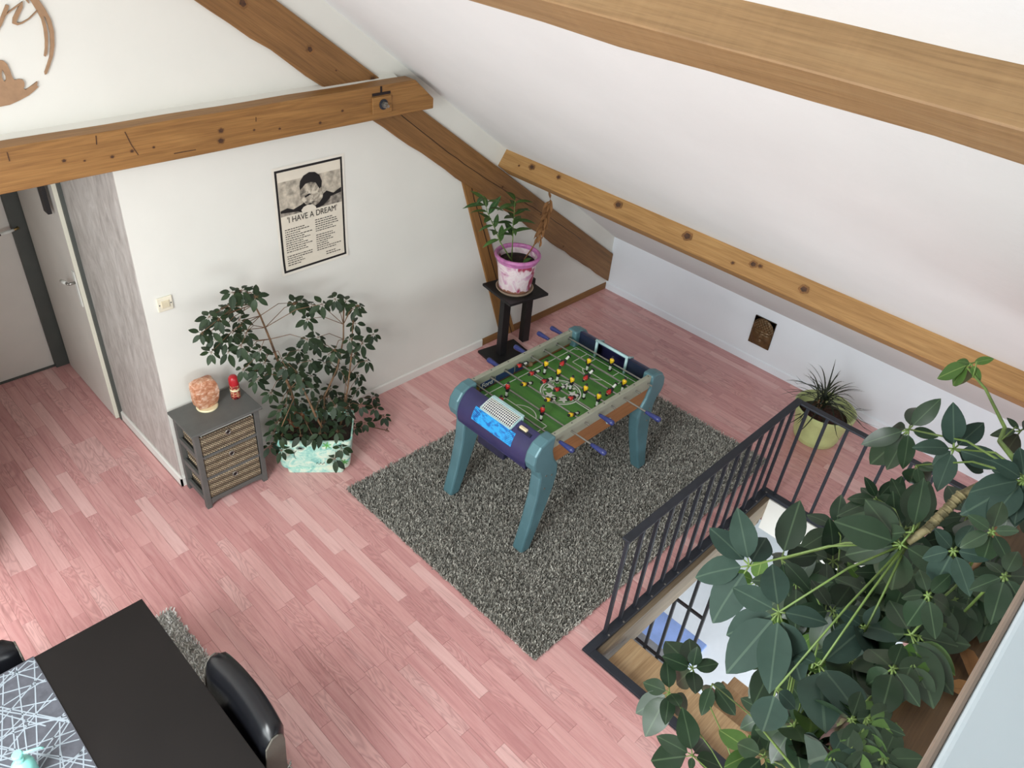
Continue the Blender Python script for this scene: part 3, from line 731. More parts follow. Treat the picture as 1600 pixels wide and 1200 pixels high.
cut2d('script_letter', [ribbon([(40, 170, 8), (110, 110, 12), (190, 52, 14), (226, 24, 26), (215, 70, 42), (185, 130, 46), (155, 195, 48), (148, 235, 44), (180, 250, 26), (230, 238, 14), (300, 195, 10), (388, 108, 10)])])
cut2d('script_accent', [ribbon([(262, -30, 16), (280, 4, 16), (300, 32, 8)])])
cut2d('seated_figure', [[(-260, 700), (-160, 640), (-60, 640), (0, 627), (30, 630), (70, 665), (100, 730), (130, 810), (150, 833), (200, 822), (235, 830), (253, 860), (252, 900), (240, 918), (265, 935), (300, 912), (385, 848), (388, 862), (380, 888), (398, 902), (370, 930), (300, 990), (200, 1045), (100, 1090), (0, 1110), (-120, 1112), (-260, 1080)], [(22, 720), (40, 755), (60, 800), (62, 832), (48, 848), (32, 838), (18, 800), (14, 760)]])

# bronze face relief on the knee wall
pl = thing('relief_plaque', (-0.02, -1.66, 0.194), 'small dark bronze relief plaque of a serene face on the knee wall', 'plaque')
y0, y1, z0, z1 = -1.752, -1.559, 0.194, 0.453
mb = MB(); mb.box(-0.034, -0.021, y0, y1, z0, z1); mb.build('backing', m_bronze_dark, pl, bevel=0.002)
NX, NZ = 56, 76; vs = []
def gau(u, v, cu, cv, su, sv): return math.exp(-((u - cu) / su) ** 2 - ((v - cv) / sv) ** 2)
for j in range(NZ + 1):
    for i in range(NX + 1):
        u = i / NX; v = j / NZ                          # v upward; u runs towards the gable end
        fu = u - 0.04 * (v - .4)
        h = 0.0
        e = 1 - ((fu - .5) / .46) ** 2 - ((v - .42) / .46) ** 2
        if e > 0: h += 0.017 * math.sqrt(e)
        if v > 0.60 + 0.10 * (1 - ((fu - .5) / .5) ** 2) - 0.06:
            d = 1 - ((fu - .5) / .50) ** 2 - ((v - .62) / .36) ** 2
            if d > 0: h = 0.017 * math.sqrt(d) + 0.007 * max(0, math.sin(u * 44) * math.sin(v * 52))
        else:
            h += 0.010 * gau(fu, v, .5, .42, .06, .13) + 0.006 * gau(fu, v, .5, .36, .09, .045)
            for s in (-1, 1):
                h += 0.0055 * gau(fu, v, .5 + s * .20, .545 - .0, .15, .018) - 0.005 * gau(fu, v, .5 + s * .2, .50, .12, .025) + 0.005 * gau(fu, v, .5 + s * .20, .455, .10, .03)
                h += 0.004 * gau(fu, v, .5 + s * .25, .30, .14, .1)
            h += 0.007 * gau(fu, v, .5, .245, .13, .022) + 0.006 * gau(fu, v, .5, .195, .11, .022) - 0.004 * gau(fu, v, .5, .222, .15, .008) + 0.005 * gau(fu, v, .5, .10, .12, .05)
        edge = min(u, 1 - u, v, 1 - v)
        h *= min(1, edge / 0.03)
        vs.append((-0.034 - h, y0 + (y1 - y0) * u, z0 + (z1 - z0) * v))
mb = MB(); mb.add(vs, [(j * (NX + 1) + i, j * (NX + 1) + i + 1, (j + 1) * (NX + 1) + i + 1, (j + 1) * (NX + 1) + i) for j in range(NZ) for i in range(NX)])
mb.build('face_relief', m_bronze, pl, smooth=True)

# ------------------------------------------------------------------ shag rugs
def rug(name, x0, x1, y0, y1, mat, label, n, rot=0.0, hgt=0.022):
    root = tag(empty(name, ((x0 + x1) / 2, (y0 + y1) / 2, 0)), label, 'rug')
    b = MB(); b.box(x0, x1, y0, y1, 0.0005, 0.008); b.build('rug_backing', mat, root)
    X = rng.uniform(x0 - .008, x1 + .008, n); Y = rng.uniform(y0 - .008, y1 + .008, n); A = rng.uniform(0, 2 * np.pi, n)
    H = rng.uniform(.6, 1.15, n) * hgt; wd = rng.uniform(.0022, .0045, n); lean = rng.uniform(.004, .016, n); B = rng.uniform(0, 2 * np.pi, n)
    v = np.zeros((n, 4, 3), np.float32)
    dx, dy = np.cos(A) * wd, np.sin(A) * wd
    v[:, 0] = np.stack([X - dx, Y - dy, np.full(n, .006)], 1); v[:, 1] = np.stack([X + dx, Y + dy, np.full(n, .006)], 1)
    tx, ty = X + np.cos(B) * lean, Y + np.sin(B) * lean
    v[:, 2] = np.stack([tx + dx * .7, ty + dy * .7, .006 + H], 1); v[:, 3] = np.stack([tx - dx * .7, ty - dy * .7, .006 + H], 1)
    me = bpy.data.meshes.new('pile'); me.vertices.add(n * 4); me.loops.add(n * 4); me.polygons.add(n)
    me.vertices.foreach_set('co', v.reshape(-1)); me.loops.foreach_set('vertex_index', np.arange(n * 4, dtype=np.int32))
    me.polygons.foreach_set('loop_start', np.arange(0, n * 4, 4, dtype=np.int32)); me.polygons.foreach_set('loop_total', np.full(n, 4, np.int32))
    me.update(); at = me.attributes.new('rnd', 'FLOAT', 'POINT'); at.data.foreach_set('value', np.repeat(rng.uniform(0, 1, n), 4).astype(np.float32))
    me.materials.append(mat); o = bpy.data.objects.new('pile', me); COL.objects.link(o); par(o, root); o['kind'] = 'stuff'
    return root
rug('shag_rug', RUGX0, RUGX1, RUGY0, RUGY1, m_rug, 'charcoal grey shag rug under the table football', 110000)
rug('shag_runner_rug', -5.9, -4.83, -3.0, -0.86, m_rug2, 'pale grey shag rug under the black dining table', 40000)

# ------------------------------------------------------------------ table football
FX, FY = -2.485, -1.492
fb = thing('football_table', (FX, FY, 0), 'table football game with teal legs and green pitch standing on the shag rug', 'game table')
FT = Matrix.Translation((FX, FY, 0.0))
RH, PZ, HL, HW = 0.868, 0.755, 0.53, 0.348
def fbm(b, name, mat, **kw): return b.build(name, mat, kw.pop('parent', fb), matrix=FT, **kw)
GZ = 0.024                                             # standing on the pile of the rug
legp = [(0.455, .874), (0.52, .872), (0.575, .85), (0.612, .80), (0.622, .74), (0.606, .69), (0.568, .655), (0.548, .60), (0.552, .45), (0.585, .25), (0.635, GZ + .012),
        (0.61, GZ), (0.555, GZ), (0.475, .25), (0.412, .45), (0.392, .56), (0.400, .64), (0.44, .70), (0.462, .77), (0.458, .82)]
for sx in (-1, 1):
    for sy in (-1, 1):
        b = MB(); pts = [(sx * x, z) for x, z in legp]
        b.prism(pts, 1, sy * 0.283, sy * 0.362)
        lg = fbm(b, 'leg', m_teal, bevel=0.013, seg=2)
        b = MB()
        for (x, z) in ((0.50, .60), (0.45, .58), (0.50, .50)): b.tube([(sx * x, sy * 0.362, z), (sx * x, sy * 0.366, z)], 0.006, 10)
        fbm(b, 'leg_bolt', m_steel, parent=lg)
for sy in (-1, 1):
    b = MB(); b.box(-HL + .03, HL - .03, sy * (HW - .030), sy * HW, RH - .095, RH)
    rl = fbm(b, 'side_rail', m_railgrey, bevel=0.004)
    b = MB(); b.tube([(0, 0, 0), (0, 0, .0012)], .004, 8); scr = b.mesh('rail_screw', m_railpaint)
    for i in range(7): link_copy(scr, 'rail_screw', rl, Matrix.Translation((FX - .44 + i * .147, FY + sy * (HW - .015), RH)))
    b = MB(); b.box(-0.47, 0.47, sy * (HW - .022), sy * (HW - .006), .645, RH - .094); b.build('side_panel', m_fbwood, fb, matrix=FT)
b = MB(); b.box(-.50, .50, -.322, .322, .70, PZ - .001); fbm(b, 'playfield_box', m_darknavy)
b = MB(); b.box(-.498, .498, -.318, .318, PZ - .001, PZ); fbm(b, 'pitch', m_pitch)
def arc(a, off=0.0):
    a = math.radians(a); return (0.50 + (0.112 + off) * math.cos(a), 0.722 + (0.142 + off) * math.sin(a))
for sx in (-1, 1):
    angs = [90 - i * 8 for i in range(16)]
    outer = [arc(a) for a in angs]; inner = [arc(a, -.012) for a in angs]
    b = MB(); b.prism([(sx * x, z) for x, z in outer + inner[::-1]], 1, -0.285, 0.285); e = fbm(b, 'end_drum', m_navy, angle=40)
    for y0_, y1_ in ((-.318, -.125), (.125, .318)):
        b = MB(); b.box(sx * .498, sx * .512, y0_, y1_, PZ - .05, RH - .004); fbm(b, 'end_board', m_darknavy if sx > 0 else m_navy, bevel=0.002)
    b = MB(); b.box(sx * .498, sx * .506, -.125, .125, PZ - .05, PZ); fbm(b, 'end_board', m_darknavy)
    b = MB(); b.box(sx * .44, sx * .60, -.285, .285, .655, .672); fbm(b, 'ball_tray', m_navy)
    b = MB(); b.box(sx * .545, sx * .60, -.11, .11, .60, .66); fbm(b, 'ball_catcher', m_darknavy, bevel=0.006)
# far goal: pale frame
b = MB()
for s in (-1, 1): b.tube([(.487, s * .125, PZ), (.487, s * .125, RH + .012)], .010, 10)
b.tube([(.487, -.135, RH + .012), (.487, .135, RH + .012)], .010, 10); b.tube([(.487, .125, RH + .012), (.56, .125, RH - .02)], .008, 8); b.tube([(.487, -.125, RH + .012), (.56, -.125, RH - .02)], .008, 8)
fbm(b, 'goal_frame', m_pale, smooth=True)
# near goal: white net over the drum
b = MB()
def npt(s, u): a = 96 - s * 44; x, z = arc(a, 0.014); return Vector((-x, -.118 + u * .236, z))
for i in range(8):
    for j in range(17): pass
for j in range(18):
    u = j / 17
    for i in range(7): b.bar(npt(i / 7, u), npt((i + 1) / 7, u), .0036, .003, up=(0, 0, 1))
for i in range(8):
    b.bar(npt(i / 7, 0), npt(i / 7, 1), .0036, .003)
net = fbm(b, 'goal_net', m_white)
b = MB(); b.bar(npt(-.06, -.03), npt(-.06, 1.03), .022, .014); b.bar(npt(-.06, -.02), npt(1.05, -.02), .012, .012, up=(0, 1, 0)); b.bar(npt(-.06, 1.02), npt(1.05, 1.02), .012, .012, up=(0, 1, 0)); b.bar(npt(1.05, -.03), npt(1.05, 1.03), .01, .01)
fbm(b, 'goal_frame', m_pale, bevel=0.002)
b = MB()
for s in (-1, 1): b.tube([(-.487, s * .125, PZ), (-.487, s * .125, RH + .004)], .008, 8)
fbm(b, 'goal_post', m_pale)
# printed stadium sticker on the near drum
b = MB(); vs = []
for i in range(9):
    a = 48 - i * 4.6; x, z = arc(a, .0012)
    for y in (-.165, .165): vs.append((-x, y, z))
b.add(vs, [(2 * i, 2 * i + 1, 2 * i + 3, 2 * i + 2) for i in range(8)]); st = fbm(b, 'stadium_sticker', m_cyan)
b = MB()
for i in range(9):
    u = i / 8; a = 42 - 10 * math.sin(u * math.pi); x, z = arc(a, .0018); y = -.12 + .24 * u
    b.ring((0, 0), 0.0001, .0055, 0, 10, m=frame((-x, y, z), (0, 1, 0), (-.5, 0, .6)))
fbm(b, 'floodlight_dot', m_white, parent=st)
b = MB()
for s in (-1, 1):
    for i in range(7):
        p = []
        for q in range(5):
            a = 46 - i * 4.5 - q * 1.2; x, z = arc(a, .0016); p.append(Vector((-x, s * (.162 - q * .012), z)))
        for a_, b_ in zip(p, p[1:]): b.bar(a_, b_, .0026, .0006)
fbm(b, 'roof_line', m_adblue, parent=st)
# score slider
b = MB(); b.box(-.557, -.525, -.255, -.155, .838, .856); fbm(b, 'score_slot', m_darknavy)
b = MB(); b.box(-.549, -.531, -.215, -.16, .852, .868); fbm(b, 'score_slider', m_cream, bevel=0.002)
# pitch markings
LW = 0.0055; Z = PZ + .0006
def stripe(b, x0, y0, x1, y1): b.box(min(x0, x1) - LW / 2, max(x0, x1) + LW / 2, min(y0, y1) - LW / 2, max(y0, y1) + LW / 2, PZ, Z)
b = MB(); X_, Y_ = .468, .275
for s in (-1, 1):
    stripe(b, -X_, s * Y_, X_, s * Y_); stripe(b, s * X_, -Y_, s * X_, Y_)
    stripe(b, s * .315, -.175, s * .315, .175); stripe(b, s * .315, -.175, s * X_, -.175); stripe(b, s * .315, .175, s * X_, .175)
    stripe(b, s * .40, -.10, s * .40, .10); stripe(b, s * .40, -.10, s * X_, -.10); stripe(b, s * .40, .10, s * X_, .10)
    b.ring((s * .37, 0), .098, .1035, Z, 24, math.radians(180 - 56 if s > 0 else -56), math.radians(180 + 56 if s > 0 else 56))
    for t_ in (-1, 1):
        a0 = {(1, 1): 180, (1, -1): 90, (-1, 1): 270, (-1, -1): 0}[(s, t_)]
        b.ring((s * X_, t_ * Y_), .024, .029, Z, 8, math.radians(a0), math.radians(a0 + 90))
stripe(b, 0, -Y_, 0, -.135); stripe(b, 0, .135, 0, Y_)
fbm(b, 'pitch_line', m_white)
b = MB(); b.ring((0, 0), .122, .131, Z, 48); b.ring((0, 0), .110, .114, Z, 48); fbm(b, 'centre_circle', m_white)
b = MB()
def star(cx, cy, R_, r_, rot):
    pts = []
    for k in range(10):
        a = rot + math.pi * k / 5; q = R_ if k % 2 == 0 else r_; pts.append((cx + q * math.cos(a), cy + q * math.sin(a), Z))
    b.add(pts + [(cx, cy, Z)], [(k, (k + 1) % 10, 10) for k in range(10)])
for k in range(5):
    a = math.radians(90 + 72 * k); star(.078 * math.cos(a), .078 * math.sin(a), .040, .017, a)
fbm(b, 'centre_star', m_white)
b = MB()
for k in range(5):
    a = math.radians(90 + 36 + 72 * k); star(.1 * math.cos(a), .1 * math.sin(a), .016, .007, a)
fbm(b, 'centre_star', m_white)
# adverts on the inner side of the far rail
IY = HW - .0305
def advert(x0, x1, mat, name='advert_panel'):
    b = MB(); b.box(x0, x1, IY - .001, IY, PZ + .012, PZ + .062); return fbm(b, name, mat)
advert(-.475, -.405, m_adyellow); ad = advert(-.398, -.275, m_adblue); advert(-.265, -.10, m_adblue); advert(-.09, .0, m_adblue)
text('advert_lettering', 'Ford', .05, m_white, ad, FT @ frame((-.338, IY - .0016, PZ + .037), (1, 0, 0), (0, 0, 1)), 1.0, 0, .0006)
# rods, grips and players
def player_mesh(shirt):
    b = MB(); b.lathe([(0.0001, -.006), (.012, -.004), (.0135, .008), (.0165, .018), (.0165, .024), (.008, .030), (.0001, .030)], 12, sx=.72); me1 = b.mesh('player', shirt, True)
    b = MB(); b.lathe([(0.0001, .028), (.007, .030), (.0085, .036), (.0075, .042), (.0001, .044)], 10); me2 = b.mesh('face', m_skin, True)
    b = MB(); b.lathe([(.0088, .036), (.0092, .040), (.0075, .0455), (.0001, .048)], 10); me3 = b.mesh('hair', m_black, True)
    b = MB(); b.lathe([(.0125, -.022), (.0135, -.012), (.0125, -.005)], 12, sx=.75); me4 = b.mesh('shorts', m_black)
    b = MB(); b.box(-.008, .011, -.0085, .0085, -.062, -.052); me6 = b.mesh('boots', m_black)
    b = MB(); b.lathe([(.0075, -.052), (.0085, -.022)], 10); me5 = b.mesh('socks', m_white)
    return [('player', me1), ('face', me2), ('hair', me3), ('shorts', me4), ('socks', me5), ('boots', me6)]
PM = {'red': player_mesh(m_red), 'yellow': player_mesh(m_yellow)}
RZ = 0.826
XR = [-.43 + i * .1225 for i in range(8)]
rods = [  # team, y positions of the players from crop pixels, tilt, side of the grip, grip offset
    ('red', [(330, 430)], 0, -1, .02), ('red', [(350, 375), (510, 485)], 4, -1, .15),
    ('yellow', [(433, 355), (540, 430), (648, 500)], -72, 1, .02), ('red', [(420, 262), (475, 300), (530, 338), (592, 375), (650, 420)], -82, -1, .01),
    ('yellow', [(545, 260), (603, 297), (662, 337), (722, 378), (785, 415)], 6, 1, .02), ('red', [(625, 245), (720, 320), (830, 385)], -118, -1, .17),
    ('yellow', [(748, 245), (908, 345)], 8, 1, .04), ('yellow', [(862, 240)], 6, 1, .03)]
for i, (team, ps, tilt, side, off) in enumerate(rods):
    x = XR[i]
    b = MB(); far = side * (HW + off + .03); b.tube([(x, -side * (HW + .035), RZ), (x, far, RZ)], .0058, 10)
    for s in (-1, 1): b.tube([(x, s * (HW - .036), RZ), (x, s * (HW - .03), RZ)], .012, 10)
    rod = fbm(b, 'rod', m_steel, angle=40)
    g0 = side * (HW + off)
    b = MB(); b.tube([(x, g0 + side * d, RZ) for d in (0, .012, .06, .085, .102, .108)], [.010, .0115, .015, .0175, .016, .008], 12); fbm(b, 'grip', m_handle, parent=fb, smooth=True)
    b = MB()
    for (cx, cy) in ps:
        w = fl(680 + cx / 3, 480 + cy / 3, RZ); y = max(-HW + .05, min(HW - .05, w.y - FY))
        mm = Matrix.Translation((FX + x, FY + y, RZ)) @ Matrix.Rotation(math.radians(tilt), 4, 'Y')
        root = None
        for nm, me in PM[team]:
            q = link_copy(me, nm, root if root else fb, mm)
            if root is None: root = q; q['label'] = team + ' shirted player figure on a rod'
        b.tube([(x, y - .02, RZ), (x, y + .02, RZ)], .0085, 10)
    fbm(b, 'rod_sleeve', m_black)
# ball cup on the front panel
c = gy(950, 657, FY - HW - .012); b = MB(); b.torus((c.x, c.y - .004, c.z), .017, .005, 1, 20, 8); b.build('ball_chute', m_pale, fb, smooth=True)
b = MB(); b.tube([(c.x, c.y + .012, c.z), (c.x, c.y - .002, c.z)], .015, 16); b.build('chute_cup', m_white, fb)
w = fl(829, 569, PZ + .017); b = MB(); b.lathe([(.0001, -.017)] + [(.017 * math.cos(a), .017 * math.sin(a)) for a in np.linspace(-1.4, 1.4, 11)] + [(.0001, .017)], 18)
o = b.build('football', plain('cork_ball', (150, 118, 86), 0.6, 0, .2, 60), smooth=True, matrix=Matrix.Translation(w)); tag(o, 'small brown ball lying on the green pitch of the game', 'ball')

# ------------------------------------------------------------------ chest with baskets
CX0, CX1, CY0, CY1, CH = -4.322, -3.905, -0.300, -0.030, 0.612
cab = thing('basket_chest', ((CX0 + CX1) / 2, (CY0 + CY1) / 2, 0), 'grey painted chest holding three woven baskets against the white wall', 'cabinet')
b = MB(); b.box(CX0 - .018, CX1 + .018, CY0 - .02, CY1 + .012, CH - .018, CH); b.build('top_board', m_grey_furn, cab, bevel=.004)
PSZ = .032
for x in (CX0, CX1 - PSZ):
    for y in (CY0, CY1 - PSZ):
        b = MB(); b.box(x, x + PSZ, y, y + PSZ, 0.001, CH - .018); b.build('leg', m_grey_furn, cab, bevel=.002)
ZS = [.075, .245, .415]; BHt = .148
for z in ZS:
    for y in (CY0 + .004, CY1 - .028):
        b = MB(); b.box(CX0 + PSZ, CX1 - PSZ, y, y + .024, z - .022, z - .004); b.build('cross_rail', m_grey_furn, cab, bevel=.001)
    for x in (CX0 + .004, CX1 - .020):
        b = MB(); b.box(x, x + .016, CY0 + PSZ, CY1 - PSZ, z - .026, z + .012); b.build('side_rail', m_grey_furn, cab, bevel=.001)
    b = MB(); b.box(CX0 + .02, CX1 - .02, CY0 + .028, CY1 - .028, z - .012, z - .006); b.build('runner_shelf', m_grey_furn, cab)
b = MB(); xa, xb = CX0 + PSZ, CX1 - PSZ
b.prism([(xa, .053), (xb, .053), (xb, .012), (xb - .01, .028), (xb - .05, .04), (xa + .05, .04), (xa + .01, .028), (xa, .012)], 1, CY0 + .004, CY0 + .022); b.build('apron', m_grey_furn, cab)
for z in ZS:
    b = MB(); x0, x1, y0, y1 = CX0 + PSZ + .006, CX1 - PSZ - .006, CY0 + .006, CY1 - .03; th = .008
    b.box(x0, x1, y0, y0 + th, z, z + BHt); b.box(x0, x1, y1 - th, y1, z, z + BHt); b.box(x0, x0 + th, y0, y1, z, z + BHt); b.box(x1 - th, x1, y0, y1, z, z + BHt); b.box(x0, x1, y0, y1, z, z + th)
    bk = b.build('basket', m_rush, cab, bevel=.003)
    b = MB()
    for q in range(17):
        zz = z + .006 + q * .0085; b.tube([(x0 + .002, y0 - .001, zz), (x1 - .002, y0 - .001, zz)], .0034, 6)
    for q in range(17):
        zz = z + .006 + q * .0085; b.tube([(x0 - .0005, y0 + .002, zz), (x0 - .0005, y1 - .002, zz)], .0030, 6)
    b.build('woven_cord', m_rush, bk)
    b = MB(); b.torus(((x0 + x1) / 2, y0 - .005, z + BHt * .72), .0150, .0042, 1, 20, 8); b.build('eyelet', m_steel, bk, smooth=True)
    b = MB(); b.tube([((x0 + x1) / 2, y0 - .0065, z + BHt * .72), ((x0 + x1) / 2, y0 - .002, z + BHt * .72)], .0105, 16); b.build('eyelet_hole', m_black, bk)
    b = MB(); b.box(x0 + .004, x1 - .004, y0 + th, y0 + th + .003, z + BHt - .02, z + BHt + .006); b.box(x1 - th - .003, x1 - th, y0, y1, z + BHt - .02, z + BHt + .006); b.box(x0 + th, x0 + th + .003, y0, y1, z + BHt - .02, z + BHt + .006); b.build('liner_edge', m_white, bk)

# salt lamp and spray can on the chest
w = fl(321, 636, CH); lx, ly = -4.135, -0.115
sl = thing('salt_lamp', (lx, ly, CH), 'rough orange salt crystal lamp on the grey chest', 'lamp')
b = MB(); b.lathe([(.0001, 0.0005), (.062, 0.0005), (.064, .006), (.060, .012), (.0001, .012)], 28, (lx, ly, CH)); b.build('lamp_base', m_cream, sl, angle=40)
b = MB(); n = 26; prof = [(.0001, .012), (.046, .012), (.060, .026), (.067, .06), (.070, .11), (.069, .16), (.062, .188), (.045, .202), (.02, .207), (.0001, .208)]
rr = random.Random(9); vs = []
for r_, z_ in prof:
    for k in range(n):
        a = 2 * math.pi * k / n; sq = 1 / max(abs(math.cos(a)), abs(math.sin(a))) ** .8
        q = r_ * sq * (1 + .05 * math.sin(3 * a + z_ * 30) + rr.uniform(-.035, .035)) if r_ > .001 else r_
        vs.append((lx + q * math.cos(a) * 1.08 - .02 * z_, ly + q * math.sin(a) * .62, CH + z_))
m_ = len(prof); b.add(vs, [(i * n + k, i * n + (k + 1) % n, (i + 1) * n + (k + 1) % n, (i + 1) * n + k) for i in range(m_ - 1) for k in range(n)])
b.build('salt_crystal', m_salt, sl, angle=30)
w = (-3.958, -.135, CH)
cn = thing('spray_can', w, 'small red-capped scent can with brown printed label on the grey chest', 'can')
b = MB(); b.lathe([(.0001, .0005), (.027, .0005), (.029, .004), (.029, .095), (.027, .10), (.0001, .10)], 24, w); b.build('can_body', m_can, cn, angle=40)
b = MB(); b.lathe([(.0285, .098), (.030, .105), (.030, .135), (.027, .15), (.018, .162), (.0001, .166)], 24, w); b.build('cap', m_redcap, cn, angle=50)
b = MB(); b.lathe([(.0293, .058), (.0293, .072)], 24, w, cap=False); b.build('label_band', m_cream, cn)

# ------------------------------------------------------------------ leaf shapes
def leaf_mesh(name, mat, wid=0.26, fold=0.10, droop=0.16, wave=0.0, n=7, tipsharp=1.0, seed=0):
    vs = []; r = random.Random(seed)
    for i in range(n + 1):
        s = i / n; w = wid * (math.sin(math.pi * min(1, s ** 0.85)) ** 0.75) * (1 - 0.12 * s) if 0 < s < 1 else 0.004
        zc = -droop * s * s; xx = s - 0.25 * droop * s * s
        e = wave * math.sin(s * 9 + seed)
        vs += [(xx, w, zc + fold * w + e), (xx, 0, zc), (xx, -w, zc + fold * w - e)]
    fs = []
    for i in range(n):
        a = i * 3; fs += [(a, a + 3, a + 4, a + 1), (a + 1, a + 4, a + 5, a + 2)]
    me = bpy.data.meshes.new(name); me.from_pydata(vs, [], fs); me.materials.append(mat); me.shade_smooth(); return me
def leaf_place(me, B, T, N, wscale, name, parent):
    B = Vector(B); T = Vector(T); x = T - B; L_ = x.length; x.normalize(); z = Vector(N) - x * x.dot(Vector(N))
    z = z.normalized() if z.length > 1e-4 else x.orthogonal().normalized(); y = z.cross(x); m = Matrix.Identity(4)
    for r in range(3): m[r][0] = x[r] * L_; m[r][1] = y[r] * L_ * wscale; m[r][2] = z[r] * L_; m[r][3] = B[r]
    return link_copy(me, name, parent, m)

# ------------------------------------------------------------------ planter with the umbrella tree
ux = Vector((.385, -.318, 0)).normalized(); uy = Vector((.318, .385, 0)).normalized()
PFL = Vector((-3.828, -.292, 0)); PWd, PDp, PHt = .49, .335, .285
PC = PFL + ux * PWd / 2 + uy * PDp / 2
pm = frame(PC, ux, uy)
plt = thing('planter', PC, 'mint and turquoise painted rectangular planter standing beside the grey chest', 'planter')
def rrect(w, d, z, r=.035, n=5):
    out = []
    for cx, cy, a0 in ((w / 2 - r, d / 2 - r, 0), (-w / 2 + r, d / 2 - r, 90), (-w / 2 + r, -d / 2 + r, 180), (w / 2 - r, -d / 2 + r, 270)):
        for k in range(n + 1):
            a = math.radians(a0 + 90 * k / n); out.append((cx + r * math.cos(a), cy + r * math.sin(a), z))
    return out
def loft(loops):
    b = MB(); n = len(loops[0]); vs = [p for l_ in loops for p in l_]
    b.add(vs, [(i * n + k, i * n + (k + 1) % n, (i + 1) * n + (k + 1) % n, (i + 1) * n + k) for i in range(len(loops) - 1) for k in range(n)] + [tuple(range(n))[::-1], tuple(range((len(loops) - 1) * n, len(loops) * n))]); return b
loft([rrect(PWd - .09, PDp - .06, .036), rrect(PWd - .055, PDp - .03, .04), rrect(PWd - .04, PDp - .02, .06), rrect(PWd - .004, PDp, PHt - .01), rrect(PWd, PDp, PHt), rrect(PWd - .02, PDp - .02, PHt), rrect(PWd - .03, PDp - .03, PHt - .07)]).build('planter_body', m_planter, plt, matrix=pm, angle=40)
loft([rrect(PWd - .13, PDp - .028, 0.001, .02), rrect(PWd - .12, PDp - .022, .042, .02)]).build('planter_foot', m_planter, plt, matrix=pm, angle=40)
loft([rrect(PWd - .034, PDp - .034, PHt - .075), rrect(PWd - .03, PDp - .03, PHt - .045)]).build('soil', m_soil, plt, matrix=pm)
fy = -PDp / 2 - .0005
def fpt(u, z): return pm @ Vector((u, -PDp / 2 + .0102 * (1 - (z - .06) / .215) - .0012, z))
b = MB()
for k in range(16):
    a = 2 * math.pi * k / 16; c0 = fpt(-.085, .225); c1 = fpt(-.085 + .028 * math.cos(a), .225 + .022 * math.sin(a)); b.bar(c0, c1, .0022, .0008, up=uy)
pts = [fpt(-.11, .205), fpt(-.128, .18), fpt(-.128, .15), fpt(-.118, .13)]
for a, c in zip(pts, pts[1:]): b.bar(a, c, .003, .0008, up=uy)
for k in range(5): b.bar(fpt(.01 + k * .011, .085), fpt(.018 + k * .011, .097 - (k % 2) * .018), .004, .0008, up=uy)
b.build('painted_flower', m_ink, plt)
b = MB()
for (u, z, s) in ((.085, .25, .03), (.19, .10, .026)):
    for k in range(6):
        a = 2 * math.pi * k / 6 + .3; b.bar(fpt(u, z), fpt(u + s * math.cos(a), z + s * math.sin(a)), .008, .0008, up=uy)
b.build('painted_leaf', plain('leaf_paint', (104, 186, 96), .45), plt)

ut = thing('umbrella_tree', pm @ Vector((0, 0, PHt - .05)), 'bushy umbrella tree with small dark leaflets growing in the mint planter', 'plant')
soilz = PHt - .05
def cpx(cx, cy, y): return gy(240 + cx / 3, 420 + cy / 3, y)
base1 = pm @ Vector((-.11, .03, soilz)); base2 = pm @ Vector((.06, .05, soilz)); base3 = pm @ Vector((.15, .02, soilz))
T1 = [base1, cpx(640, 560, -.26), cpx(590, 450, -.22), cpx(545, 330, -.19), cpx(500, 220, -.17), cpx(440, 110, -.15)]
T2 = [base2, cpx(800, 600, -.30), cpx(860, 470, -.26), cpx(890, 330, -.22), cpx(890, 190, -.18)]
T3 = [base3, cpx(910, 560, -.34), cpx(925, 430, -.30), cpx(930, 330, -.26), cpx(935, 240, -.22)]
for T_, r0_ in ((T1, .011), (T2, .008), (T3, .007)):
    b = MB(); b.tube(T_, [r0_ * (1 - .12 * i) for i in range(len(T_))], 8); b.build('stem', m_stem_brown, ut, smooth=True)
b = MB(); b.tube([cpx(700, 560, -.36), cpx(760, 690, -.42), cpx(810, 780, -.46)], [.006, .008, .006], 8); b.tube([cpx(660, 600, -.4), cpx(600, 740, -.45)], .003, 6); b.build('stem', m_stem_brown, ut, smooth=True)
clusters = [(370,110),(450,110),(410,100),(480,130),(320,185),(360,180),(260,225),(305,235),(225,300),(270,290),(290,330),(400,240),(430,300),(370,300),(350,390),(440,390),(500,380),(270,390),(340,340),(410,360),(420,470),(480,520),(520,440),(560,470),(550,580),(600,420),(480,470),(690,150),(740,165),(790,165),(660,160),(720,235),(850,140),(900,150),(940,190),(960,170),(945,255),(720,330),(760,360),(680,380),(850,380),(735,430),(800,440),(770,320),(920,330),(980,350),(1030,305),(930,400),(870,470),(910,480),(960,500),(1000,430),(960,560),(820,400),(620,520),(700,520),(650,600),(740,560),(780,620),(850,640),(900,600),(700,680),(640,720),(800,720),(880,720),(590,660),(560,770),(600,850),(545,830),(910,680),(940,740),(990,720),(1040,650),(1080,690),(1100,760),(1135,765),(1030,600),(970,640),(850,890),(880,840),(690,780),(750,790),(600,780),(740,500),(830,560),(670,480),(620,460),(690,620),(620,640),(760,660),(840,700),(870,600),(720,720),(660,670),(800,650),(910,630),(580,720),(860,760),(780,770)]
small = [leaf_mesh('leaflet', m_leaf_small, .235, .12, d_, 0, 5, seed=i) for i, d_ in enumerate((.10, .22, .35))]
trunkpts = [p for T_ in (T1, T2, T3) for i in range(len(T_) - 1) for p in (T_[i], T_[i].lerp(T_[i + 1], .5))]
rl_ = random.Random(21); nleaf = 0; mass = MB(); massr = []
bent = rl_
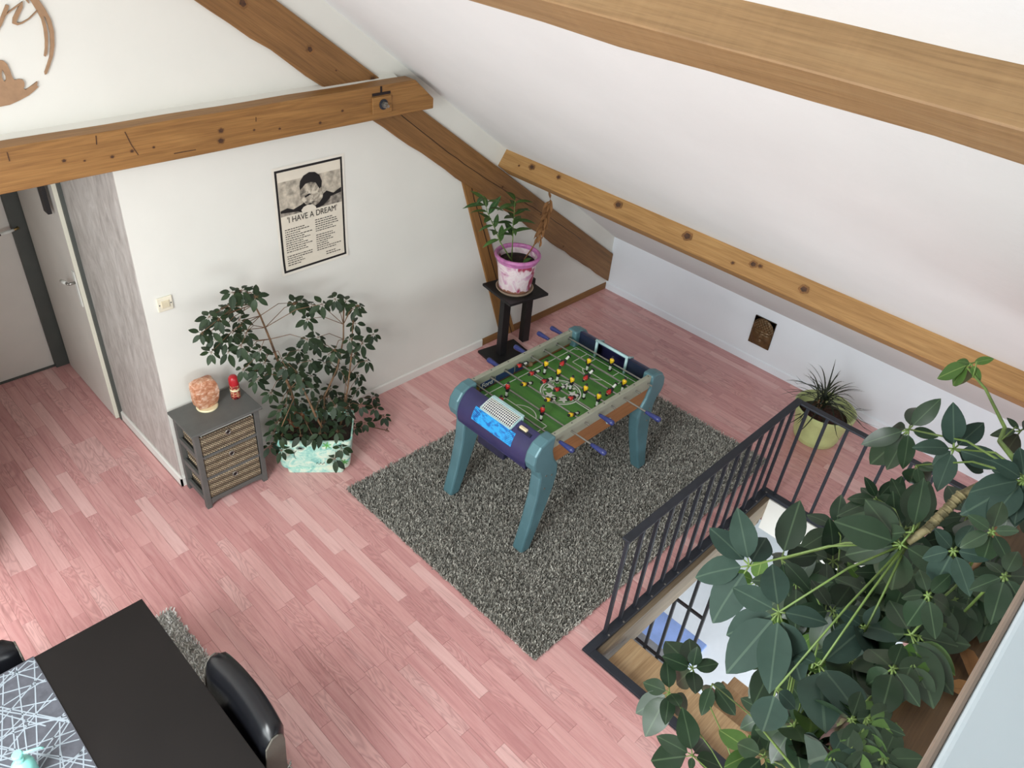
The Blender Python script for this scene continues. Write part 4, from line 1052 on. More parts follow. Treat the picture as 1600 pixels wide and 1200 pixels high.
for ci, (cx, cy) in enumerate(clusters):
    low = cy > 620
    yy = rl_.uniform(-.5, -.30) if low else rl_.uniform(-.36, -.12)
    if (cx, cy) in ((850, 890), (600, 850), (545, 830), (690, 780), (750, 790), (880, 840), (860, 760), (780, 770)):
        yy = None
    p = cpx(cx, cy, yy) if yy is not None else None
    if p is None:                                   # hanging just in front of the planter's front face
        d = ray(240 + cx / 3, 420 + cy / 3); q = pm.inverted() @ CAM; dq = pm.to_3x3().inverted() @ d
        tt_ = (-PDp / 2 - .035 - q.y) / dq.y; p = CAM + d * tt_
    near = min(trunkpts, key=lambda q: (q - p).length + (0.15 if q.z > p.z + .05 and cy < 600 else 0))
    b = MB(); mid = near.lerp(p, .55) + Vector((0, 0, .035)); b.tube([near, mid, p], [.0026, .0022, .0016], 5)
    nl = rl_.choice((5, 6, 6, 7)); a0 = rl_.uniform(0, 6.28); ends = []
    axis = (Vector((0, 0, .75)) + (CAM - p).normalized() * .7 + Vector((rl_.uniform(-.5, .5), rl_.uniform(-.3, .1), 0))).normalized()
    e1 = axis.orthogonal().normalized(); e2 = axis.cross(e1)
    for k in range(nl):
        a = a0 + 2 * math.pi * k / nl + rl_.uniform(-.25, .25); d = (e1 * math.cos(a) + e2 * math.sin(a) - axis * rl_.uniform(.0, .3) + Vector((0, 0, -.35))).normalized()
        L_ = rl_.uniform(.055, .09); s_ = p + d * .014; b.tube([p, s_], .001, 4)
        t_ = s_ + d * L_
        if t_.y > -.012: t_.y = -.012
        ends.append((s_, t_, axis + Vector((rl_.uniform(-.3, .3), 0, 0))))
    tw = b.build('leaf_stalk', m_stem_brown, ut)
    for s_, t_, nn in ends:
        if nleaf < 300 or True:
            if nleaf < 300: leaf_place(rl_.choice(small), s_, t_, nn, 1.0, 'leaflet', tw)
            else:
                me = rl_.choice(small); x = t_ - s_; L_ = x.length; x.normalize(); z = (nn - x * x.dot(nn)).normalized(); y = z.cross(x)
                vs = [s_ + x * (v.co.x * L_) + y * (v.co.y * L_) + z * (v.co.z * L_) for v in me.vertices]
                mass.add(vs, [tuple(q.vertices) for q in me.polygons]); massr += [rl_.random()] * len(vs)
            nleaf += 1
if mass.v:
    o = mass.build('leaflet_mass', m_leaf_small, ut, smooth=True); o['kind'] = 'stuff'
    at = o.data.attributes.new('rnd', 'FLOAT', 'POINT'); at.data.foreach_set('value', massr)
b = MB(); b.lathe([(.045, 0), (.055, .05), (.06, .055), (.055, .055), (.05, .03)], 20, pm @ Vector((-.13, .07, soilz - .005))); o = b.build('clay_pot', m_terracotta, angle=40); tag(o, 'small clay pot half hidden among leaves in the mint planter', 'pot')

# ------------------------------------------------------------------ black stand with the pink pot
sa = math.radians(-9); sc_ = Vector((-1.640, -.270, 0)); sm = Matrix.Translation(sc_) @ Matrix.Rotation(sa, 4, 'Z'); SH = .66
sd = thing('plant_stand', sc_, 'black wooden plant stand with square plates and two posts', 'stand')
b = MB(); b.box(-.187, .187, -.187, .187, SH - .022, SH); b.build('top_plate', m_black, sd, matrix=sm, bevel=.004)
b = MB(); b.box(-.187, .187, -.187, .187, .001, .022); b.build('base_plate', m_black, sd, matrix=sm, bevel=.004)
b = MB(); b.box(-.12, .12, -.12, .12, SH - .034, SH - .022); b.build('under_plate', m_black, sd, matrix=sm)
for (px, py) in ((783, 551), (818, 531)):
    q = sm.inverted() @ fl(px, py, .022); b = MB(); b.box(q.x - .034, q.x + .034, q.y - .03, q.y + .03, .022, SH - .034); b.build('post', m_black, sd, matrix=sm, bevel=.003)
pc_ = sc_ + Vector((-.012, .0, SH))
pt = thing('flower_pot', pc_, 'pink flower pot with rose decoration on the black stand', 'pot')
pmx = Matrix.Translation(pc_) @ Matrix.Diagonal((1.02, 1.02, 1.2, 1))
b = MB(); b.lathe([(.0001, .012), (.118, .012), (.124, .03), (.150, .20), (.158, .245), (.150, .245), (.140, .20), (.0001, .19)], 40); b.build('pot_body', m_pinkpot, pt, matrix=pmx, angle=40)
b = MB(); b.torus((0, 0, .248), .163, .014, 2, 40, 10); b.lathe([(.157, .215), (.163, .235), (.168, .25)], 40, cap=False); b.lathe([(.150, .25), (.143, .2)], 40, cap=False); b.build('pot_rim', m_pinkrim, pt, matrix=pmx, smooth=True)
b = MB(); b.lathe([(.0001, .0005), (.128, .0005), (.143, .014), (.146, .022), (.140, .022), (.126, .008), (.0001, .008)], 36); b.build('saucer', plain('saucer_clay', (178, 158, 136), .5), pt, matrix=pmx, angle=40)
b = MB(); b.lathe([(.0001, .205), (.08, .208), (.143, .202)], 32); b.build('soil', m_soil, pt, matrix=pmx, smooth=True)
lp = thing('potted_shoots', pc_ + Vector((0, 0, .24)), 'green lance-leaved shoots with one dried brown stem in the pink pot', 'plant')
def kpx(cx, cy, y): return gy(720 + cx / 6, 280 + cy / 6, y)
lance = [leaf_mesh('leaf', m_leaf_lily, .15, .15, d_, 0, 5, seed=i) for i, d_ in enumerate((.15, .4))]
dry = [leaf_mesh('dry_leaf', m_leaf_dry, .13, .5, .3, .05, 5, seed=i) for i in range(2)]
def shoot(path, n, L_, meshes, mat, up, seed, t0=.25, spread=1.0):
    r = random.Random(seed); b = MB(); b.tube(path, [.0055 - .0035 * i / (len(path) - 1) for i in range(len(path))], 6); st_ = b.build('stem', mat, lp, smooth=True)
    for i in range(n):
        f = t0 + (1 - t0) * i / (n - 1); g = f * (len(path) - 1); j = min(int(g), len(path) - 2); p = path[j].lerp(path[j + 1], g - j); ax = (path[j + 1] - path[j]).normalized()
        a = i * 2.4 + r.uniform(-.4, .4); e1 = ax.orthogonal().normalized(); e2 = ax.cross(e1)
        d = ((e1 * math.cos(a) + e2 * math.sin(a)) * spread + ax * up).normalized(); t_ = p + d * L_ * r.uniform(.75, 1.15)
        if t_.y > -.03: t_.y = -.03
        leaf_place(r.choice(meshes), p, t_, Vector((0, -.2, 1)), 1.0, 'leaf', st_)
P0 = pc_ + Vector((-.06, -.03, .24)); P1 = pc_ + Vector((-.03, .03, .24)); P2 = pc_ + Vector((.05, -.02, .24))
shoot([P0, kpx(370, 590, -.28), kpx(310, 440, -.25), kpx(245, 300, -.22), kpx(225, 180, -.2)], 18, .15, lance, m_stem_green, .5, 1)
shoot([P1, kpx(488, 540, -.24), kpx(490, 430, -.24), kpx(500, 320, -.24), kpx(508, 200, -.24)], 17, .155, lance, m_stem_green, .45, 2)
shoot([P2, kpx(720, 570, -.27), kpx(770, 440, -.26), kpx(815, 310, -.24), kpx(838, 190, -.22)], 34, .10, dry, m_leaf_dry, -.9, 3, .3, .6)
p_ = kpx(838, 195, -.22); leaf_place(dry[0], p_, kpx(836, 100, -.22), (0, -1, .2), 1.0, 'dry_leaf', lp)
p_ = pc_ + Vector((.0, -.06, .255)); leaf_place(lance[0], p_, p_ + Vector((.07, -.02, .035)), (0, -.3, 1), 1.4, 'leaf', lp)

# ------------------------------------------------------------------ lime pot with the dracaena
gc = Vector((-.535, -2.50, 0)); gp = thing('green_pot', gc, 'large lime green glazed plant pot on the floor by the railing', 'pot')
gm = Matrix.Translation(gc)
b = MB(); b.lathe([(.0001, .001), (.150, .001), (.158, .01), (.166, .045), (.170, .048), (.168, .056), (.205, .235), (.222, .245), (.226, .285), (.218, .292), (.205, .285), (.198, .24), (.17, .20)], 44); b.build('pot_body', m_greenpot, gp, matrix=gm, angle=40)
b = MB(); b.lathe([(.0001, .215), (.1, .222), (.196, .21)], 32); b.build('soil', plain('bark_mulch', (60, 36, 28), .9, 0, .5, 45, .9, 60, .015), gp, matrix=gm, smooth=True)
dr = thing('dracaena', gc + Vector((0, 0, .215)), 'spiky dracaena with thin dark arching leaves in the lime pot', 'plant')
r_ = random.Random(4)
for i in range(66):
    a = r_.uniform(0, 6.28); el = r_.uniform(.2, 1.3); L_ = r_.uniform(.28, .44); b = MB(); vs = []
    st_ = gc + Vector((-.03 + r_.uniform(-.03, .03), .03 + r_.uniform(-.03, .03), .34 + r_.uniform(-.05, .05)))
    hd = Vector((math.cos(a), math.sin(a), 0)); sd_ = Vector((-hd.y, hd.x, 0)); n = 7
    for k in range(n + 1):
        s = k / n; p = st_ + hd * (L_ * (s * math.cos(el) + .10 * s * s)) + Vector((0, 0, L_ * (s * math.sin(el) - (.72 * math.cos(el) + .10) * s * s))); w = .0052 * (1 - s ** 3 * .95)
        if p.x > -.045: p.x = -.045
        if p.z < .27: p.z = .27
        vs += [p + sd_ * w, p - sd_ * w]
    b.add(vs, [(2 * k, 2 * k + 1, 2 * k + 3, 2 * k + 2) for k in range(n)]); b.build('leaf', m_leaf_grass, dr, smooth=True)
b = MB(); q = gc + Vector((-.03, .03, 0))
for d in ((0, 0), (.02, .015), (-.02, .012)): b.tube([q + Vector((d[0], d[1], .2)), q + Vector((d[0] * 1.5, d[1] * 1.5, .36))], [.009, .007], 8)
b.build('stem', m_stem_brown, dr, smooth=True)

# ------------------------------------------------------------------ stair opening: frame, railing, stairs
FRW = .052
sf = thing('opening_frame', ((OPX0 + OPX1) / 2, OPY1, 0), 'dark steel frame edging the stair opening in the floor', 'frame'); 
del sf['category']; sf['kind'] = 'structure'
b = MB(); b.box(OPX0, OPX1, OPY1 - FRW, OPY1, -.02, .010); b.build('frame_bar', m_railpaint, sf, bevel=.002)
b = MB(); b.box(OPX0, OPX0 + FRW, OPY0, OPY1 - FRW, -.02, .010); b.build('frame_bar', m_railpaint, sf, bevel=.002)
b = MB(); b.box(OPX1 - FRW, OPX1, OPY0, OPY1 - FRW, -.02, .010); b.build('frame_bar', m_railpaint, sf, bevel=.002)
mb = MB(); mb.box(OPX0 + .02, OPX1 - .02, OPY1 - .085, OPY1 - .001, -.19, -.021); struct(mb.build('trim_3', m_oldwood, bevel=.003), 'old brown joist lining the stair opening')
mb = MB(); mb.box(OPX0 + .02, OPX1 - .02, OPY1 - .06, OPY1 - .001, -.30, -.19); struct(mb.build('trim_4', m_oldwood, bevel=.003), 'lower old joist lining the stair opening')
mb = MB(); mb.box(OPX1 - .06, OPX1 - .001, OPY0, OPY1 - .085, -.3, -.021); struct(mb.build('trim_5', m_base), 'pale plastered side of the stair opening')
rg = thing('stair_railing', (-2.3, OPY1 - .02, 0), 'anthracite steel railing with thin balusters around the stair opening', 'railing')
RY = OPY1 - .012; RXX = OPX1 - .012; RZ1 = .768
b = MB(); n = 14; xs_ = [-3.150 + i * (1.748 / 13) for i in range(14)]
b.box(-.009, .009, -.009, .009, 0, RZ1 - .010); bal = b.mesh('baluster', m_railpaint)
for x in xs_: link_copy(bal, 'baluster', rg, Matrix.Translation((x, RY - .006, .010)))
ys_ = [-2.620 - i * .1345 for i in range(9)]
for y in ys_: link_copy(bal, 'baluster', rg, Matrix.Translation((RXX, y, .010)))
b = MB(); hw = .024
b.prism([(-3.175, RY - .006 - hw), (RXX + hw, RY - .006 - hw), (RXX + hw, RY - .006 + hw), (-3.175, RY - .006 + hw)], 2, RZ1, RZ1 + .014); b.build('handrail', m_railpaint, rg, bevel=.004)
b = MB(); b.box(RXX - hw, RXX + hw, -3.72, RY - .006 - hw, RZ1, RZ1 + .014); b.build('handrail', m_railpaint, rg, bevel=.004)
b = MB()
for x in xs_: b.tube([(x, RY - .034, .010), (x, RY - .034, .0135)], .006, 8)
b.build('frame_screw', m_steel, rg)
# treads running down towards the knee wall
stg = thing('wooden_stairs', (-3.0, -3.1, -2.6), 'pale pine open staircase leading down through the floor opening', 'stairs')
for i in range(4):
    x0 = OPX0 + FRW + .004 + i * .225; z = -.085 - i * .19
    b = MB(); b.box(0, .27, 0, 1.06 if i == 0 else .62, -.045, 0); b.build('tread', m_tread, stg, matrix=Matrix.Translation((x0, -3.70, z)) , bevel=.006)
for y in (-3.725, -3.055):
    b = MB(); b.bar((OPX0 + .05, y, -.30), (OPX0 + .2 + 4 * .225, y, -.30 - 4 * .19), .04, .20); b.build('stringer', m_tread, stg, bevel=.004)
# downstairs
mb = MB(); mb.box(-5.0, 1.5, -6.5, 1.0, -2.75, -2.65); struct(mb.build('floor_downstairs', m_tile), 'pale tiled floor of the storey below')
mb = MB(); mb.box(-5.0, 1.5, .9, 1.0, -2.65, -.3); mb.box(1.4, 1.5, -6.5, 1, -2.65, -.3); mb.box(-5, -4.9, -6.5, 1, -2.65, -.3); struct(mb.build('wall_downstairs', m_wall), 'white walls of the storey below')
lr = thing('landing_railing', (-2.7, -2.9, -1.9), 'black bar railing of the storey below seen through the opening', 'railing')
RP = -1.80; ya, yb, zt, zz = -1.98, -2.60, -.62, -1.80
b = MB(); b.box(-.011, .011, -.011, .011, 0, zt - zz); bar_me = b.mesh('bar', m_black)
nb = 6
for i in range(nb): link_copy(bar_me, 'bar', lr, Matrix.Translation((RP, ya + (yb - ya) * i / (nb - 1), zz)))
for z in (zt, -1.02, zz + .06):
    b = MB(); b.bar((RP, ya, z), (RP, yb, z), .02, .02); b.build('cross_bar', m_black, lr)
for y in (ya, yb):
    b = MB(); b.box(RP - .014, RP + .014, y - .014, y + .014, -2.65, zz); b.build('post', m_black, lr)
p = fl(1012, 1014, -1.9); mb = MB(); mb.box(p.x - .32, p.x + .10, p.y - .36, p.y + .14, -2.65, -1.9); struct(mb.build('floor_landing', m_concrete, bevel=.006), 'grey landing block below the stairs')
p = fl(1000, 985, -2.64); mb = MB(); mb.box(p.x - .35, p.x + .35, p.y - .55, p.y + .9, -2.649, -2.62); o = mb.build('floor_mat', m_bluecloth, bevel=.01); tag(o, 'blue mat on the pale floor of the storey below', 'mat')

# ------------------------------------------------------------------ gallery edge beside the viewer
mb = MB(); mb.box(-8.0, -2.2, -5.6, -3.83, 2.18, 2.33)
struct(mb.build('gallery_edge', m_ledge, bevel=.004), 'brown wooden edge of the gallery floor')
mb = MB(); mb.box(-8.0, -2.2, -4.22, -4.10, 2.33, 3.0); struct(mb.build('wall_parapet', m_wall), 'white parapet of the gallery')
mb = MB(); mb.box(-8.0, -2.2, -4.30, -3.886, 2.99, 3.03); cap_ = struct(mb.build('trim_6', m_capwhite, bevel=.006, seg=3), 'smooth white board on top of the gallery parapet')
mb = MB(); mb.box(-8.0, -2.2, -3.886, -3.879, 3.006, 3.027); mb.build('edge_band', m_capedge, cap_, bevel=.004)

# ------------------------------------------------------------------ large schefflera
bs = {}
for key, mat in (('d', m_leaf_big), ('g', m_leaf_big2), ('f', m_leaf_fresh)):
    bs[key] = [leaf_mesh('leaflet', mat, .25, .10, d_, w_, 9, seed=i) for i, (d_, w_) in enumerate(((.06, .012), (.14, .02), (.22, .012)))]
def D(px, py, d):
    r = ray(px, py); p = CAM + r * d
    if p.y < -3.79 and p.z < 2.37: p = CAM + r * min(d, (2.37 - CAM.z) / r.z)      # stay above the gallery edge
    return p
root = D(1690, 900, 2.3)
big = thing('schefflera', (root.x, root.y, 2.33), 'large schefflera with broad drooping grey-green leaflets beside the stair opening', 'plant')
rb_ = random.Random(33)
def compound(center, d, tips, key, src, wsc=1.0, pet=.0032, up=.45, parent=None):
    c = D(center[0], center[1], d)
    b = MB(); s = Vector(src); mid = s.lerp(c, .5) + Vector((0, 0, .03)); b.tube([s, mid, c], [pet, pet * .8, pet * .7], 6)
    ends = []
    for (tx, ty) in tips:
        T_ = D(tx, ty, d * (1 + rb_.uniform(-.03, .05))); T_ = c + (T_ - c) * min(1.0, .205 / max((T_ - c).length, 1e-4)); B_ = c.lerp(T_, .13); b.tube([c, B_], .0022, 5)
        nn = (CAM - c).normalized() * .8 + Vector((rb_.uniform(-.25, .25), rb_.uniform(-.25, .25), up)); ends.append((B_, T_, nn))
    st_ = b.build('leaf_stalk', m_stem_green, parent or big, smooth=True)
    for B_, T_, nn in ends: leaf_place(rb_.choice(bs[key]), B_, T_, nn, wsc * rb_.uniform(.95, 1.15), 'leaflet', st_)
def c2(x, y): return (980 + x * .3875, 740 + y * .3875)
def c1(x, y): return (1200 + x * .26667, 540 + y * .26667)
def c8(x, y): return (960 + x * .2125, 1000 + y * .2125)
def L2(*a): return [c2(*p) for p in a]
def L1(*a): return [c1(*p) for p in a]
def L8(*a): return [c8(*p) for p in a]
tipE = D(1418, 848, 1.95); tipR = D(1610, 748, 1.95); tipG = D(1505, 905, 2.0)
# woody trunks
b = MB(); b.tube([root, D(1640, 800, 2.1), D(1560, 745, 2.02), D(1500, 775, 1.97), D(1450, 825, 1.95), tipE], [.018, .015, .012, .0108, .0098, .008], 10); b.build('trunk', m_trunk, big, smooth=True)
b = MB()
for k in range(9):
    f = k / 8; p = D(1502 - 54 * f, 773 + 54 * f, 1.97 - .02 * f); t_ = (D(1448, 827, 1.95) - D(1502, 773, 1.97)).normalized(); b.tube([p - t_ * .002, p + t_ * .002], .0125 - .002 * f, 10)
b.build('trunk_ring', m_trunk, big, smooth=True)
b = MB(); b.tube([root, D(1610, 800, 2.05), D(1561, 830, 2.03), tipG], [.018, .015, .012, .009], 8); b.build('trunk', m_stem_brown, big, smooth=True)
b = MB(); b.tube([root, D(1650, 700, 2.2), tipR], [.018, .014, .010], 8); b.build('trunk', m_stem_brown, big, smooth=True)
low1 = D(1290, 1260, 2.75); low2 = D(1180, 1290, 2.9)
b = MB(); b.tube([tipG, D(1370, 1020, 2.4), D(1310, 1120, 2.6), low1, low2], [.009, .009, .009, .008, .007], 8); b.build('trunk', m_stem_brown, big, smooth=True)
compound(c2(493, 372), 2.02, L2((325, 195), (445, 132), (568, 238), (248, 405), (318, 612)), 'g', tipE, 1.1)
compound(c2(612, 558), 1.86, L2((418, 452), (578, 334), (820, 588), (388, 655), (392, 812), (572, 892), (712, 862)), 'g', tipE, 1.05)
compound(c2(600, 870), 1.84, L2((545, 1065), (690, 950)), 'g', tipE, 1.35)
compound(c2(775, 775), 1.82, L2((808, 1136), (966, 976), (955, 618), (640, 700)), 'g', tipE, 1.0)
compound(c2(900, 752), 1.95, L2((1120, 722), (1050, 1000), (880, 1010), (1095, 870)), 'd', tipE, 1.15)
compound(c2(622, 345), 2.10, L2((697, 103), (775, 325), (655, 500), (590, 300), (750, 470)), 'd', tipE, 1.0)
compound(c2(1105, 285), 1.93, L2((958, 100), (832, 190), (1060, 492), (1312, 408), (850, 330), (990, 420)), 'd', tipE + Vector((.02, 0, .01)), 1.1)
compound(c2(1150, 235), 1.90, L2((1205, 10), (960, 250)), 'd', tipE + Vector((.03, 0, .02)), .9)
compound(c2(1145, 650), 1.92, L2((1055, 500), (1342, 696), (1238, 942), (1316, 888), (1180, 610), (1395, 690), (960, 640)), 'd', tipG, 1.05)
compound(c2(1350, 410), 1.97, L2((1490, 402), (1575, 552), (1400, 560), (1215, 478), (1500, 605), (1600, 430)), 'd', tipG, 1.05)
compound(c2(1600, 25), 1.88, L2((1335, 168), (1450, 192), (1560, 205), (1590, -120), (1480, -60), (1390, 60)), 'g', tipR, 1.1)
compound(c2(1575, 95), 1.98, L2((1440, 200), (1500, 250), (1660, 260), (1700, 120)), 'd', tipR, 1.1)
compound(c1(825, 490), 2.35, L1((1015, 308), (878, 322), (672, 478), (530, 580), (582, 722), (690, 738), (800, 735), (1005, 535)), 'd', tipR, .95)
compound(c1(1090, 605), 2.18, L1((1085, 332), (1040, 440), (1272, 442), (865, 580), (950, 700), (1405, 702), (985, 850), (1325, 745)), 'g', tipR, 1.0)
compound(c1(870, 700), 2.30, L1((810, 850), (990, 720), (1000, 850), (900, 830)), 'd', tipR, 1.0)
compound(c1(800, 1080), 2.05, L1((565, 890), (385, 1020), (960, 760), (400, 1180), (900, 950)), 'd', tipE, 1.05)
compound(c1(640, 900), 2.45, L1((575, 770), (745, 785), (800, 860), (468, 890), (395, 985)), 'd', tipE, .9)
compound(c1(1470, 790), 1.95, L1((1110, 1000), (1310, 720), (1290, 1050), (1450, 1060), (1560, 1000)), 'g', tipR, 1.0)
sp0 = D(1562, 690, 2.25); b = MB(); b.tube([tipR, sp0, D(1570, 668, 2.28), D(1540, 608, 2.33), D(1512, 575, 2.35)], [.008, .006, .005, .004, .003], 6); b.build('twig', m_stem_green, big, smooth=True)
compound(c1(1190, 105), 2.35, L1((978, 190), (1040, 238), (1120, 244), (1332, 70), (1245, 212), (1120, 85)), 'f', D(1520, 590, 2.34), 1.0, .002)
compound(c1(1480, 500), 2.30, L1((1285, 520), (1400, 420), (1560, 430), (1380, 640)), 'd', sp0, .8, .002)
# lower shoots
compound(c8(575, 850), 2.95, L8((208, 890), (300, 690), (510, 495), (810, 930), (560, 960), (690, 700)), 'd', low2, 1.15, .003)
compound(c8(405, 385), 3.05, L8((192, 300), (148, 545), (212, 725), (375, 620), (385, 130), (480, 470), (560, 560)), 'd', low2, 1.15, .003)
compound(c8(575, 210), 3.0, L8((370, -10), (545, -40), (355, 115), (780, 165), (610, 50), (440, 330), (600, 390)), 'd', low2, 1.2, .003)
compound(c8(720, 320), 2.95, L8((640, 560), (820, 350), (700, 470), (900, 560)), 'd', low1, 1.1, .003)
compound(c8(1030, 835), 2.8, L8((758, 645), (815, 905), (990, 690), (1000, 960), (870, 1000), (1250, 740)), 'f', low1, 1.0, .003)
compound(c8(1370, 810), 2.7, L8((1240, 700), (1090, 905), (1480, 900), (1320, 960), (1500, 720), (1280, 610)), 'f', low1, 1.0, .003)
rf = random.Random(77)
for i in range(46):                                   # inner leaves filling the crown
    px = rf.uniform(1180, 1500); py = rf.uniform(900, 1190)
    if px > 1385 + (1190 - py) * .38 or px < 1130 + (py - 900) * .15: continue
    d = rf.uniform(2.25, 2.75); R_ = rf.uniform(48, 75); a0 = rf.uniform(0, 6.28); k_ = rf.choice((5, 6, 7))
    tips = [(px + R_ * math.cos(a0 + 6.283 * q / k_) * rf.uniform(.8, 1.1), py + 10 + R_ * math.sin(a0 + 6.283 * q / k_) * rf.uniform(.8, 1.1)) for q in range(k_)]
    compound((px, py), d, tips, rf.choice(('d', 'd', 'd', 'f')), D(px, py, d).lerp(rf.choice((tipE, tipG, low1)), .3) - Vector((0, 0, .12)), 1.05, .0026)
for i in range(20):
    px = rf.uniform(1290, 1560); py = rf.uniform(790, 960); d = rf.uniform(2.15, 2.5); R_ = rf.uniform(50, 75); a0 = rf.uniform(0, 6.28); k_ = 6
    tips = [(px + R_ * math.cos(a0 + 6.283 * q / k_), py + 10 + R_ * math.sin(a0 + 6.283 * q / k_)) for q in range(k_)]
    compound((px, py), d, tips, 'd', D(px, py, d).lerp(rf.choice((tipE, tipG)), .3) - Vector((0, 0, .12)), 1.05, .0026)
for (px, py, d, k_) in ((1330, 1125, 1.9, 'd'), (1395, 1045, 1.8, 'd'), (1300, 1180, 2.0, 'g'), (1380, 1185, 1.75, 'd'), (1450, 930, 1.75, 'd'), (1490, 860, 1.75, 'g'), (1550, 830, 1.7, 'd'), (1570, 900, 1.6, 'd'), (1350, 980, 2.0, 'g')):
    R_ = rf.uniform(58, 80); a0 = rf.uniform(0, 6.28)
    tips = [(px + R_ * math.cos(a0 + 6.283 * q / 6) * rf.uniform(.75, 1.1), py + 12 + R_ * math.sin(a0 + 6.283 * q / 6) * rf.uniform(.75, 1.1)) for q in range(6)]
    compound((px, py), d, tips, k_, D(px, py, d).lerp(tipG, .35) - Vector((0, 0, .1)), 1.05, .003)
# fallen leaves on the gallery edge
dl = [leaf_mesh('fallen_leaf', m_leaf_dry, .22, .35, .12, .03, 6, seed=i) for i in range(2)]
for i, (px, py) in enumerate(((1505, 1010), (1530, 985), (1492, 1060), (1545, 960), (1480, 1075))):
    p = fl(px, py, 2.345); a = rf.uniform(0, 6.28); o = leaf_place(dl[i % 2], p, p + Vector((math.cos(a), math.sin(a), .05)) * .085, (0, 0, 1), 1.0, 'fallen_leaf', None)
    tag(o, 'dry brown fallen leaf lying on the wooden gallery edge', 'leaf', 'fallen leaves on the gallery edge')

# ------------------------------------------------------------------ dining corner
TZ = .72; TX0, TX1, TY1, TY0 = -6.05, -5.052, -1.312, -3.1
tb = thing('dining_table', ((TX0 + TX1) / 2, (TY0 + TY1) / 2, 0), 'black-brown rectangular dining table standing on the pale shag rug', 'table')
b = MB(); b.box(TX0, TX1, TY0, TY1, TZ - .04, TZ); b.build('tabletop', m_tabletop, tb, bevel=.002)
for x in (TX0 + .05, TX1 - .11):
    for y in (TY0 + .05, TY1 - .11):
        b = MB(); b.box(x, x + .06, y, y + .06, .024, TZ - .04); b.build('leg', m_tabletop, tb, bevel=.002)
b = MB(); b.box(TX0 + .06, TX1 - .06, TY1 - .1, TY1 - .08, TZ - .12, TZ - .04); b.box(TX1 - .1, TX1 - .08, TY0 + .1, TY1 - .1, TZ - .12, TZ - .04); b.build('apron', m_tabletop, tb)
rn = thing('table_runner', (-5.7, -2.1, TZ), 'slate grey table runner with a pale crossing line pattern', 'table runner')
QX0, QX1 = -5.91, -5.492
b = MB(); b.box(QX0, QX1, TY0, TY1 + .003, TZ + .0003, TZ + .0025); b.box(QX0, QX1, TY1 + .0005, TY1 + .003, TZ - .10, TZ + .0025); b.build('cloth', m_runner, rn)
b = MB(); rq = random.Random(3)
def clipseg(x0, y0, dx, dy, ln):
    t0, t1 = 0.0, ln
    for p_, d_, lo_, hi_ in ((x0, dx, QX0 + .004, QX1 - .004), (y0, dy, TY0 + .01, TY1 - .006)):
        if abs(d_) < 1e-6: continue
        a_, c_ = (lo_ - p_) / d_, (hi_ - p_) / d_; t0 = max(t0, min(a_, c_)); t1 = min(t1, max(a_, c_))
    return t0, t1
kz = 0
for an, gap in ((.55, .10), (1.25, .15), (2.15, .13), (2.75, .13), (.15, .2)):
    dx, dy = math.cos(an), math.sin(an); off = -1.6
    while off < 1.6:
        off += gap * rq.uniform(.6, 1.4); a_ = an + rq.uniform(-.14, .14); dx, dy = math.cos(a_), math.sin(a_)
        x0, y0 = (QX0 + QX1) / 2 + rq.uniform(-.1, .1), -2.1 + off * .62
        st0 = -rq.uniform(.25, .5); x0 += dx * st0; y0 += dy * st0; t0, t1 = clipseg(x0, y0, dx, dy, rq.uniform(.5, 1.0)); kz += 1; zz_ = TZ + .0028 + (kz % 7) * .00006
        if t1 - t0 > .03: b.bar((x0 + dx * t0, y0 + dy * t0, zz_), (x0 + dx * t1, y0 + dy * t1, zz_), .0046, .0008)
o = b.build('woven_line', m_runner_line, rn); o['kind'] = 'stuff'
# soap pump
w = fl(33, 1196, TZ + .003); sp = thing('soap_pump', w, 'mint green pump bottle standing on the patterned table runner', 'bottle')
spz = TZ + .003; cx_, cy_ = fl(40, 1203, TZ + .06).xy
b = MB(); b.lathe([(.0001, .0005), (.034, .0005), (.037, .006), (.037, .085), (.034, .10), (.022, .112), (.012, .118), (.0001, .118)], 28, (cx_, cy_, spz)); b.build('bottle_body', m_mint, sp, angle=45)
b = MB(); b.lathe([(.013, .116), (.013, .130), (.006, .132), (.005, .150), (.0001, .150)], 16, (cx_, cy_, spz)); b.build('pump_collar', m_mint, sp, angle=40)
b = MB(); b.lathe([(.0001, .149), (.016, .149), (.018, .153), (.018, .160), (.015, .164), (.0001, .165)], 24, (cx_, cy_, spz)); b.build('pump_head', m_mint, sp, angle=40)
a = Vector((cx_, cy_, spz + .157)); e_ = fl(76, 1163, spz + .157); dd = (e_ - a).normalized()
b = MB(); b.tube([a + dd * .012, a + dd * .05, a + dd * .068 + Vector((0, 0, -.002)), a + dd * .078 + Vector((0, 0, -.010))], [.0048, .0042, .004, .0035], 8); b.build('nozzle', m_mint, sp, smooth=True)

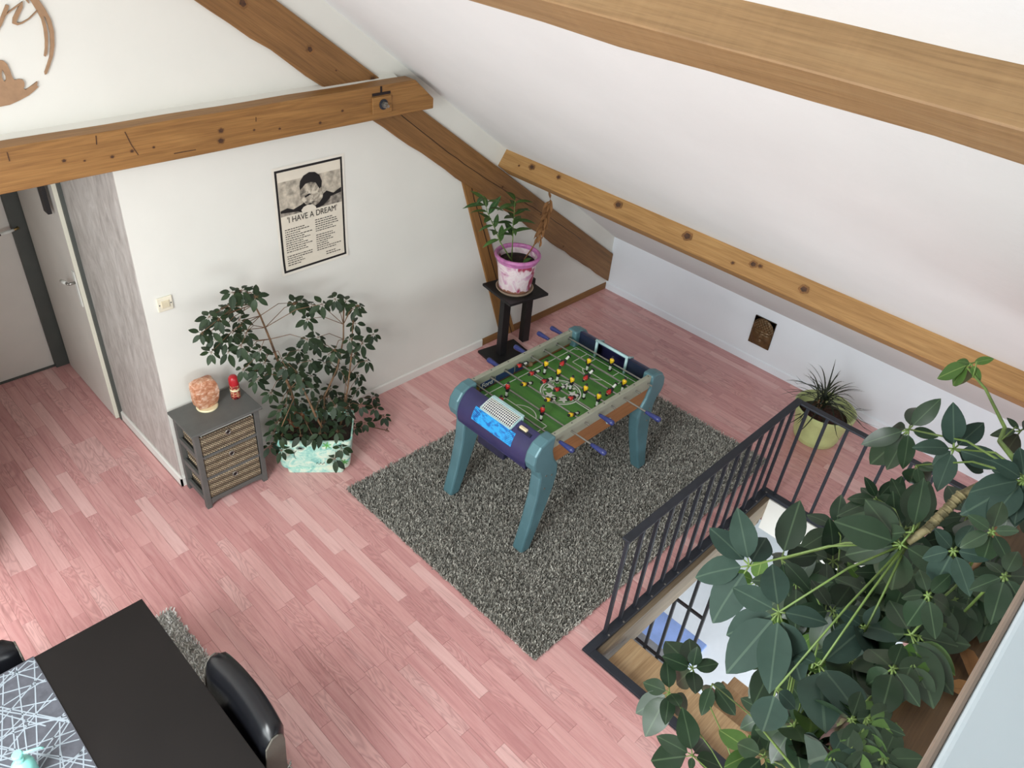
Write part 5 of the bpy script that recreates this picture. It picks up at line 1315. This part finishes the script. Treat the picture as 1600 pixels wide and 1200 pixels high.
def chair(label, m):
    ch = thing('dining_chair', m.translation, label, 'chair', None)
    # local frame: +x is behind the sitter, y across, back at x = 0 .. 0.1
    Wd = .46; loops = []
    N = 17; vs = []
    for i in range(N + 1):                                # backrest: profile swept across y with a crowned top
        u = -1 + 2 * i / N; y = u * Wd / 2; crown = .835 - .018 * u * u - (.022 * max(0, abs(u) - .86) / .14); bow = -.018 * (1 - u * u)
        sq = 1 - .25 * max(0, abs(u) - .9) / .1
        prof = [(-.052 * sq, .40), (-.046 * sq, .60), (-.030 * sq, crown - .07), (-.014 * sq, crown - .025), (.008, crown - .004), (.034, crown), (.058 * sq, crown - .012), (.068 * sq, crown - .05), (.060 * sq, .60), (.05 * sq, .40)]
        vs += [(x - bow, y, z) for x, z in prof]
    n = 10; b = MB(); b.add(vs, [(i * n + k, i * n + (k + 1) % n, (i + 1) * n + (k + 1) % n, (i + 1) * n + k) for i in range(N) for k in range(n)] + [tuple(range(n))[::-1], tuple(range(N * n, (N + 1) * n))])
    bk = b.build('backrest', m_leather, ch, matrix=m, angle=50)
    for s in (-1, 1):
        y = s * Wd / 2; prof = [(-.044, .42), (-.038, .60), (-.024, .745), (.006, .79), (.032, .793), (.050, .775), (.056, .74), (.050, .60), (.043, .42)]
        b = MB(); b.prism([(x, z) for x, z in prof], 1, y, y + s * .008); b.build('side_panel', m_leather_grey, bk, matrix=m, bevel=.003)
    b = MB(); b.box(-.47, -.035, -Wd / 2, Wd / 2, .38, .47); b.build('seat', m_leather, ch, matrix=m, bevel=.025, seg=3)
    for x in (-.44, -.0):
        for y in (-Wd / 2 + .03, Wd / 2 - .03):
            b = MB(); b.box(x - .02, x + .02, y - .02, y + .02, .024, .40); b.build('leg', m_tabletop, ch, matrix=m, bevel=.002)
    return ch
chair('black leather dining chair drawn up to the long side of the black table', Matrix.Translation((-5.0, -2.055, 0)))
p = gy(37, 1003, -1.215)
chair('black leather dining chair at the head of the table behind the patterned runner', Matrix.Translation((p.x - .262, -1.232, .002)) @ Matrix.Rotation(math.radians(90), 4, 'Z') @ Matrix.Diagonal((1, 1, .925, 1)))
